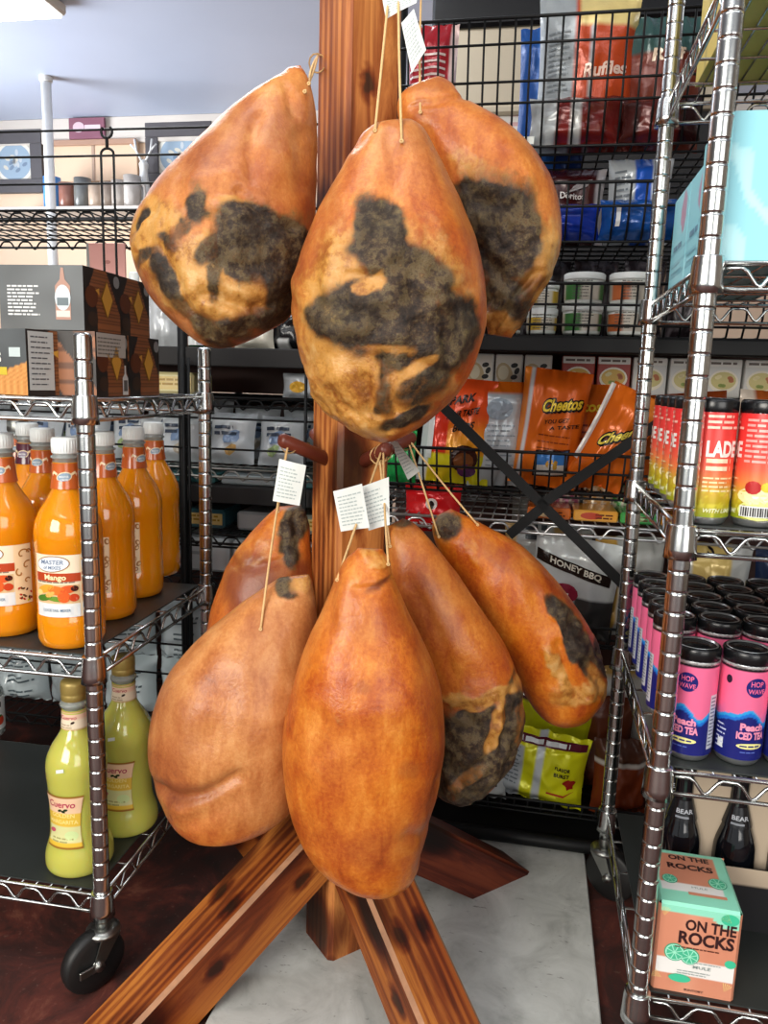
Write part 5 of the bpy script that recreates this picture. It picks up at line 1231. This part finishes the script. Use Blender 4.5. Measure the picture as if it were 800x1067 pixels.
bag('pale striped bag behind the right chrome rack, bottom basket', K.p(.2, .16, KZ['t7']), ka, .14, .22, .06, lambda u, v: lin('#b9b2ae') if (v*6) % 1 < .6 else lin('#8a5a5a'), None, seed=56, nu=18, nv=20)
bag('red and black bag at the right end of the bottom basket', K.p(.33, .1, KZ['t7']), ka, .14, .2, .06, lambda u, v: lin('#7d1d1a'), None, seed=57, nu=16, nv=18)
bag('white bag with dark print left in the bottom basket behind the hams', K.p(-.235, .05, KZ['t7']), ka, .13, .10, .06, lambda u, v: lin('#ccd0d0'), lambda m, f, g: m.lines(f, -.05, .05, .06, 3, .012, .007, lin('#3a3f44'), 7), seed=58)
bag('white bag further left in the bottom basket behind the hams', K.p(-.37, .05, KZ['t7']), ka, .12, .085, .06, lambda u, v: lin('#c6cacb'), lambda m, f, g: m.lines(f, -.04, .04, .05, 2, .012, .008, lin('#3a3f44'), 8), seed=59)
# ------------------------------------------------------------------ left background rack
QU0, QU1, QD = -1.05, .235, .36
QZ = dict(a=1.025, c=.917, d=.755, e=.712, f=.60, g=.495, h=.10, top=1.322)
def back_rack():
    e = empty('storage_rack', 'black wire rack of white bags in the left background', 'rack', Q.p(0, 0, 0), Q.a)
    for x in (QU0, -.118, QU1):
        for y in (0, QD): m = MB(); m.tube([(x, y, 0), (x, y, 1.42)], .011, 10); m.build('post', 'black_metal', e)
    for z in (QZ['c'], QZ['d']): make_shelf(QU0, QU1, QD, z, thick=.022, gap=.03).build('shelf', 'zinc' if z == QZ['d'] else 'black_metal', e)
    for z in (QZ['f'], QZ['g'], QZ['h'], QZ['top']): make_shelf(QU0, QU1, QD, z, thick=.024, gap=.03).build('shelf', 'black_metal', e)
    for z0, z1 in ((QZ['a']-.042, QZ['a']), (QZ['e']-.04, QZ['e'])):
        m = MB(); m.box((QU0, -.004, z0), (QU1, .012, z1), bev=.002); m.box((QU0, .012, z1-.008), (QU1, QD, z1)); m.build('shelf_board', 'dark_panel', e)
    m = MB()
    for u0, u1 in ((-.60, -.16), (-.08, .30)):
        for z in (.868, .80, .575, .47, .33, .255): m.tube([(QU0 if u0 < -.3 else -.118, -.03, z), (-.118 if u0 < -.3 else QU1, -.03, z)], .0026, 5)
    for u in (-.103, -.09, .18): m.tube([(u, -.032, .0), (u, -.032, 1.0)], .0036, 5)
    for u in (-.36, -.69): m.tube([(u, -.032, .0), (u, -.032, .9)], .0034, 5)
    m.build('wire_guard', 'black_metal', e)
    # guard wires above the top shelf, with a looped hanger
    m = MB()
    for z in (1.487, 1.433, 1.375): m.tube([(QU0, 0, z), (QU1, 0, z)], .0026, 5)
    for u in (-.30, -.27): m.tube([(u, -.004, 1.0), (u, -.004, 1.435)] , .003, 6)
    m.tube([(-.30+.015*(1-math.cos(a)), -.004, 1.435+.012*math.sin(a)) for a in [PI*k/8 for k in range(9)]], .003, 6)
    m.tube([(-.285, -.004, 1.447), (-.285, -.004, 1.468)], .004, 6); m.tube([(-.285+.013*math.sin(a), -.004, 1.481-.013*math.cos(a)) for a in [-2.4+4.8*k/10+PI*0 for k in range(11)]], .003, 6)
    for u in (.02, .2): m.tube([(u, 0, 1.32), (u, 0, 1.5)], .0028, 5)
    m.build('guard_rail', 'black_metal', e)
    m = MB(); m.box((QU0, QD+.004, .02), (QU1, QD+.01, QZ['c'])); m.box((QU0, QD-.03, QZ['c']+.002), (QU1, QD-.02, QZ['a']-.005)); m.build('back_panel', 'brown_panel', e)
back_rack()
qa = Q.a
WB, WB2 = lin('#c3cacf'), lin('#aab4be')
def wbdeco(sd):
    def f_(m, f, g):
        rr = random.Random(sd)
        m.disc(f, rr.uniform(-.02, .02), .06, .022, .016, lin('#7d95b8'), 12, .3, wob=.2); m.lines(g, -.035, .03, .078, 2, .014, .008, lin('#3a4658'), sd); m.disc(f, rr.uniform(-.02, .02), .03, .018, .012, lin(['#c9a468', '#9aae7a', '#b8b0a0'][sd % 3]), 10, .2, wob=.25)
    return f_
k = 0; ordn = ['first', 'second', 'third', 'fourth', 'fifth', 'sixth', 'seventh', 'eighth', 'ninth']
for j in range(2):
    for i in range(8):
        u = -.78+i*.125
        bag('blue printed white bag on the mid shelf, %s from left in the %s row' % (ordn[i], ['front', 'back'][j]), Q.p(u+.02*j, .07+.12*j, QZ['d']), qa+random.uniform(-.15, .15), .118, .115+.03*j+random.uniform(-.01, .01), .07, lambda a, b: WB, wbdeco(i+j*5), tilt=.15+random.uniform(0, .25), seed=70+k, nu=16, nv=18, group='white bags on the left background rack', name='food_bag', mat='gloss'); k += 1
def pack(lab, u, v, z, w, d, h, c, art=None, grp='packs on the left background rack', rz=0, name='food_pack', cat='pack'):
    e = empty(name, lab, cat, Q.p(u, v, z+.0006), qa+rz, grp); m = MB(); m.box((-w/2, 0, 0), (w/2, d, h), col=lin(c), bev=min(.006, h*.15)); m.build('box', 'gloss', e)
    if art: m = MB(); art(m, (lambda x, y: (x, -.0006, y)), w, h); m.build('artwork', 'gloss', e)
    return e
def loaf(m, f, w, h): m.rect(f, -w*.45, h*.2, w*.45, h*.8, lin('#d9c07a')); m.lines(lambda x, y: (x, -.001, y), -w*.4, w*.4, h*.6, 2, h*.2, h*.1, lin('#a5812e'), 3)
pack('yellow wrapped pack beside the cartons, upper shelf of the left background rack', -.165, .05, QZ['c'], .1, .12, .05, '#d9cf9a', loaf)
pack('second yellow wrapped pack behind the cartons', -.29, .05, QZ['c'], .1, .12, .05, '#d5ca92', loaf)
bag('white bag with a round yellow picture near the post, upper shelf', Q.p(.145, .05, QZ['c']), qa, .085, .055, .05, lambda a, b: WB, lambda m, f, g: m.disc(f, 0, .025, .02, .013, lin('#d9a83a'), 12), seed=101, nu=14, nv=14, group='packs on the left background rack', name='food_bag')
bag('white bag beside the cedar post, upper shelf of the left background rack', Q.p(.196, .13, QZ['c']), qa, .072, .052, .05, lambda a, b: WB, None, seed=102, nu=14, nv=14, group='packs on the left background rack', name='food_bag')
# on the black board shelf
bag('grey white bag leaning at the left on the black board shelf', Q.p(-.20, .08, QZ['a']), qa+.2, .09, .14, .06, lambda a, b: lin('#b9bdc0'), None, seed=103, tilt=.2, nu=16, nv=16, group='packs on the left background rack', name='food_bag')
e = empty('green_bottle', 'small dark green bottle with white label by the hanging ham', 'bottle', Q.p(-.115, .09, QZ['a']+.0005), qa); m = MB(); m.lathe([(.001, 0), (.024, 0), (.026, .004), (.026, .07), (.014, .1), (.012, .125), (.001, .126)], 20, X=None); m.build('bottle_body', simple('green_glass', '#12301c', .12), e); m = MB(); f = cyl(.026, .0006); m.grid(20, 3, lambda a, b: f((a-.5)*.12, .006+b*.02), lambda a, b: WHITE); m.build('label', 'gloss', e)
bag('cream bag on the black board shelf under the upper left ham', Q.p(.035, .05, QZ['a']), qa, .095, .065, .05, lambda a, b: lin('#d9d6c8'), None, seed=104, nu=14, nv=14, group='packs on the left background rack', name='food_bag')
bag('shiny black bag with a white barcode patch, black board shelf', Q.p(.12, .07, QZ['a']), qa, .11, .085, .06, lambda a, b: lin('#17181b') if not (.2 < a < .45 and b < .3) else lin('#c9cbcb'), None, seed=105, nu=16, nv=16, group='packs on the left background rack', name='food_bag')
bag('black bag with a white stripe next to the cedar post, black board shelf', Q.p(.186, .15, QZ['a']), qa, .09, .105, .06, lambda a, b: lin('#c9cbcb') if .1 < a < .28 else lin('#1b1216'), None, seed=106, nu=16, nv=16, group='packs on the left background rack', name='food_bag')
# teal packs, jars, white cartons below
for i in range(7):
    pack('flat teal and white pack on the lower board shelf, %s from the left' % ordn[i], -.70+i*.145, .03, QZ['e'], .13, .16, .022, ['#2f5a5e', '#3c6a6c', '#a9b4b8'][i % 3], None, 'flat teal packs')
for i in range(8):
    pack('small wrapped pack on the wire shelf under the board, %s from the left' % ordn[i], -.74+i*.13, .05, QZ['f'], .1, .12, .045, ['#c9c2a8', '#39606a', '#b7bfc4', '#8a8f84'][i % 4], loaf if i % 2 else None, 'small wrapped packs')
for i in range(8):
    pack('white carton on the lower wire shelf, %s from the left' % ordn[i], -.78+i*.138, .04, QZ['g'], .13, .2, .082, '#c3cacd', lambda m, f, w, h: m.lines(f, -w*.4, w*.4, h*.5, 1, .01, .008, lin('#9aa2a6'), 2), 'white cartons on the lower wire shelf')
def wl(m, f, w, h):
    for k in range(4): m.lines(f, -w*.05, w*.42, h*(.86-.2*k), 2, .016, .006, lin('#5a666c'), 3+k)
for j in range(2):
    for i in range(7):
        bag('white flour bag on the bottom shelf, %s from left in the %s layer' % (ordn[i], ['lower', 'upper'][j]), Q.p(-.76+i*.152, .08, QZ['h']+.002+j*.152), qa+.02, .142, .15, .12, lambda a, b: lin('#bcc8cc'), lambda m, f, g: [m.lines(f, -.01, .055, .12-.04*k, 2, .012, .005, lin('#5a666c'), k+i) for k in range(3)], seed=110+i+7*j, nu=16, nv=18, group='white flour bags on the bottom shelf', name='flour_bag', mat='gloss')
# items hanging under / behind the top shelf
e = empty('poster_panel', 'pink poster panel with lips and chin above the cartons at left', 'poster', Q.p(-.465, .3, 1.13), qa)
m = MB(); m.box((-.055, 0, 0), (.055, .006, .17), col=lin('#c98f86'), bev=.001); m.build('panel', 'print', e); m = MB(); f = lambda x, y: (x, -.0006, y)
m.poly(f, [(-.055, .0), (-.03, .0), (-.045, .07), (-.048, .17), (-.055, .17)], lin('#8a8a86')); m.disc(f, .005, .088, .018, .007, lin('#a8484a'), 14); m.disc(f, .005, .122, .009, .005, lin('#a5665e'), 10); m.disc(f, .005, .068, .022, .008, lin('#b97c72'), 12); m.build('artwork', 'print', e)
for i in range(8):
    e = empty('spray_bottle', 'small white capped bottle in the row behind the cartons, %s from the left' % ordn[i], 'bottle', Q.p(-.36+i*.045, .25, QZ['a']+.0005), qa, 'white capped bottles behind the cartons')
    m = MB(); m.lathe([(.001, 0), (.016, 0), (.017, .003), (.017, .15), (.012, .165), (.001, .166)], 16); m.build('bottle_body', simple('tan_bottle', '#a56a4a', .3) if i % 2 == 0 else simple('brown_bottle', '#6d4030', .3), e); m = MB(); m.lathe([(.013, .165), (.0135, .167), (.0135, .19), (.011, .194), (.001, .195)], 16); m.build('cap', 'white_cap', e)
# ------------------------------------------------------------------ far wall and ceiling
def wall_item(px0, py0, px1, py1, v=4.99): u, w, z0, z1 = W.box(v, px0, py0, px1, py1); return u, w, z0, z1
for i, (a, b, c, d) in enumerate(((-14, 136, 46, 202), (153, 128, 222, 196))):
    u, w, z0, z1 = wall_item(a, b, c, d); h = z1-z0
    e = empty('wall_picture', ['dark framed picture with a pale round emblem at the left edge', 'dark framed picture behind the upper left ham'][i], 'picture', W.p(u, 4.995, z0), ROOT, 'framed pictures on the far wall')
    m = MB(); t = .09
    for lo, hi in (((-w/2, -.03, 0), (w/2, 0, t)), ((-w/2, -.03, h-t), (w/2, 0, h)), ((-w/2, -.03, t), (-w/2+t, 0, h-t)), ((w/2-t, -.03, t), (w/2, 0, h-t))): m.box(lo, hi, bev=.004)
    m.build('frame', 'frame', e); m = MB(); m.box((-w/2+.02, -.012, .02), (w/2-.02, -.002, h-.02), col=lin('#b9b3a6')); f = lambda k: (lambda x, y: (x, -.012-.001*k, y+h/2))
    m.disc(f(1), 0, 0, w*.34, h*.34, lin('#d6d3c8'), 30); m.disc(f(2), 0, 0, w*.29, h*.29, lin('#8fa3b4'), 30)
    for k in range(14): m.disc(f(3), w*.2*math.cos(k*2.4)*(k/14), h*.2*math.sin(k*2.4)*(k/14), w*.05, h*.03, lin(['#c9c4b4', '#6d8094', '#b5bcc0'][k % 3]), 8, k)
    m.build('print', 'print', e)
u, w, z0, z1 = wall_item(76, 125, 113, 147); e = empty('wall_sign', 'small maroon sign with white script high on the far wall', 'sign', W.p(u, 4.96, z0), ROOT); h = z1-z0
m = MB(); m.box((-w/2, -.02, 0), (w/2, 0, h), col=lin('#7d4a5a'), bev=.003); m.build('panel', 'print', e); m = MB(); f = lambda x, y: (x, -.021, y); m.disc(f, -w*.22, h*.55, w*.16, h*.25, lin('#c9b0b8'), 16); m.lines(f, -w*.05, w*.42, h*.4, 1, .1, h*.25, lin('#d6bcc2'), 3); m.build('lettering', 'print', e)
# wall cabinet frame lines and a shelf with jars
u, w, z0, z1 = wall_item(52, 147, 145, 190); e = empty('wall_board', 'pale board with a brown header on the far wall', 'board', W.p(u, 4.995, z0), ROOT); h = z1-z0
m = MB(); m.box((-w/2, -.03, 0), (w/2, 0, h), col=lin('#d8b89a'), bev=.004); m.box((-w/2, -.05, h*.86), (w/2, -.03, h), col=lin('#a5816a'), bev=.004); m.box((.0, -.034, 0), (.02, -.03, h*.86), col=lin('#a98d78')); m.build('panel', 'print', e)
u, w, z0, z1 = wall_item(-10, 214, 330, 219, 4.7); ez = z1
e = empty('wall_shelf', 'pale ledge along the far wall carrying small ornaments', 'shelf', W.p(u, 4.99, z0), ROOT); m = MB(); m.box((-w/2, -.3, 0), (w/2, 0, z1-z0), bev=.004); m.build('board', 'trim', e)
orn = [(50, '#4a8ac8', .2), (66, '#8a5a4a', .16), (82, '#6a6a66', .19), (97, '#b09a86', .14), (109, '#8a7a6c', .16), (121, '#a59a90', .17), (134, '#b0a8a0', .2)]
for i, (px, c, hh) in enumerate(orn):
    u_, _ = W.on(px, 205, 4.75); e = empty('mug', ['bright blue', 'brown', 'grey', 'cream', 'taupe', 'pale grey', 'whitish'][i]+' mug standing on the far wall ledge', 'mug', W.p(u_, 4.8, ez+.001), ROOT, 'mugs on the far wall ledge')
    m = MB(); r = .055; m.lathe([(.001, .004), (r*.8, 0), (r, .01), (r*1.0, hh), (r*.9, hh), (r*.88, .02), (.001, .015)], 20); mm = simple('mug_glaze_%d' % i, c, .3); m.build('mug_body', mm, e); m = MB(); m.tube([(r*.95, 0, hh*.75), (r*1.5, 0, hh*.7), (r*1.6, 0, hh*.45), (r*1.4, 0, hh*.25), (r*.95, 0, hh*.2)], .009, 8); m.build('handle', mm, e)
u_, _ = W.on(138, 180, 4.75); e = empty('figurine', 'slim whitish antlered figurine on the far wall ledge', 'ornament', W.p(u_+.0, 4.9, ez+.001), ROOT)
m = MB(); m.lathe(crom([(.001, .003), (.05, 0), (.03, .03), (.045, .1), (.03, .2), (.025, .26), (.03, .3), (.001, .33)], 20), 14); m.build('body', 'pole', e); m = MB()
for s in (-1, 1): m.tube([(s*.01, 0, .31), (s*.05, 0, .38), (s*.06, 0, .45)], .008, 6); m.tube([(s*.05, 0, .38), (s*.09, 0, .42)], .006, 6)
m.build('antlers', 'pole', e)
# white pole
u_, _ = W.on(48.5, 100, 4.3); e = empty('support_pole', 'thin white vertical pole from the ceiling at left', 'pole', W.p(u_, 4.3, 0), ROOT); m = MB(); m.lathe([(.028, .002), (.028, 2.62)], 14); m.build('tube', 'pole', e)
m = MB(); z_ = W.on(48.5, 78, 4.3)[1]; m.lathe([(.028, z_-.04), (.036, z_-.035), (.036, z_+.035), (.028, z_+.04)], 14); m.build('coupling', 'pole', e)
# beige cooler behind the baskets, with white notice
u0, _ = W.on(452, 70, 2.75); u1, _ = W.on(600, 70, 2.75); zt = W.on(500, 30, 2.75)[1]; zm = W.on(500, 106, 2.75)[1]
e = empty('drinks_cooler', 'beige cooler top with black crown behind the top basket', 'cooler', W.p(u0, 2.75, 0), ROOT); w = u1-u0+.5
m = MB(); m.box((0, 0, 0), (w, .6, zm-.02), bev=.01); m.build('cabinet', 'dark_panel', e); m = MB(); m.box((0, -.01, zm-.02), (w, .6, zt), bev=.01); m.box((0, -.03, zm-.05), (w, .02, zm-.02), bev=.008); m.build('header', 'beige', e)
m = MB(); m.box((-.01, -.02, zt), (w, .6, zt+.10), bev=.01); m.build('crown', 'black_plastic', e)
uu0, ww, zz0, zz1 = W.box(2.74, 452, 112, 556, 146)
m = MB(); m.box((uu0-ww/2-u0, -.008, zz0-.1), (uu0+ww/2-u0, -.002, zz1), col=lin('#d6d2cc')); f = lambda x, y: (x+uu0-u0, -.0088, y)
for k in range(4): m.lines(f, -ww*.4+ww*.22*k, -ww*.4+ww*.22*k+ww*.15, zz1-.03, 5, .03, .012, lin(['#8a8f92', '#b58a8a', '#7d8a84', '#c59a9a'][k]), 3+k)
m.build('notice', 'print', e)
u_, zl = W.on(560, 4, 2.9); ceil_ = None
e = empty('strip_light', 'bright white strip light above the beige cooler', 'light', W.p(u_+.34, 2.95, zt+.1005), ROOT); m = MB(); m.box((-.28, -.03, 0), (.5, .05, .03), bev=.004); m.build('housing', 'trim', e); m = MB(); m.box((-.27, -.04, .03), (.49, .045, .11), bev=.01); m.build('diffuser', 'lamp', e)
u_, zl = W.on(478, 12, 2.7); e = empty('storage_bin', 'dark green bin standing on the cooler top behind the tags', 'bin', W.p(u_, 2.80, zt+.1005), ROOT); m = MB(); m.box((-.1, 0, 0), (.1, .2, .16), bev=.015); m.build('body', simple('dark_green_plastic', '#1e2a22', .4), e); m = MB(); m.box((-.11, -.008, .16), (.11, .21, .18), bev=.008); m.build('lid', 'black_plastic', e)
# white board under the stand
m = MB(); BA = math.radians(-10.9); m.box((-.58, -.62, .0005), (0, 0, .0135), bev=.002)
o = m.build('floor_board', 'board', None, (.436, 1.452, 0), BA); tag(o, 'scuffed white board lying flat under the wooden stand', 'board')
# ------------------------------------------------------------------ light, camera, view
wd = bpy.data.worlds.new('world'); SC.world = wd; wd.use_nodes = True; bg = wd.node_tree.nodes['Background']; bg.inputs[0].default_value = (.93, .96, 1.0, 1); bg.inputs[1].default_value = .42
def area(name, loc, tgt, sx, sy, e, c=(1, 1, 1)):
    l = bpy.data.lights.new(name, 'AREA'); l.shape = 'RECTANGLE'; l.size = sx; l.size_y = sy; l.energy = e; l.color = c
    o = bpy.data.objects.new(name, l); COL.objects.link(o); o.location = loc; o.rotation_euler = (Vector(tgt)-Vector(loc)).to_track_quat('-Z', 'Y').to_euler(); return o
area('storefront_window_light', (-1.7, -1.6, 1.6), (0, 1.1, .7), 1.7, 1.3, 88, (1, .95, .86))
area('ceiling_lamp_light', (-.35, .55, 2.5), (-.1, 1.1, .8), 1.2, .4, 7, (1, .97, .92))
area('rack_fill_light', (1.1, -1.9, 1.3), (.35, 1.4, .6), 1.6, 1.6, 32, (1, .97, .92))  # added fill that brightens the basket rack and goods at right
area('back_fill_light', tuple(W.p(-1.2, 2.4, 2.5)), tuple(W.p(-1.2, 2.6, 0)), 1.4, .4, 26, (.95, .97, 1))  # added overhead fill for the rear of the shop, no fixture there
area('ceiling_fill_light', tuple(W.p(-4.9, 3.0, 1.5)), tuple(W.p(-1.5, 4.2, 2.8)), 1.8, 1.4, 78, (.88, .93, 1)).data.spread = 1.5  # added fill thrown onto ceiling and far wall, not a real window
cam = bpy.data.cameras.new('camera'); cam.sensor_fit = 'HORIZONTAL'; cam.sensor_width = 36; cam.lens = 36*FPX/800; cam.clip_start = .05; cam.clip_end = 50
co = bpy.data.objects.new('camera', cam); COL.objects.link(co)
zcw = Vector((Xw.z, Yw.z, Zw.z)); r_ = Vector((Xw.x, Yw.x, Zw.x)); d_ = Vector((Xw.y, Yw.y, Zw.y))
co.matrix_world = Matrix.Translation((0, 0, CAMH)) @ Matrix(((r_.x, -d_.x, -zcw.x), (r_.y, -d_.y, -zcw.y), (r_.z, -d_.z, -zcw.z))).to_4x4()
SC.camera = co
vs_ = SC.view_settings; vs_.view_transform = 'Standard'; vs_.look = 'None'; vs_.exposure = 0.2; vs_.gamma = 1.0; vs_.use_curve_mapping = False
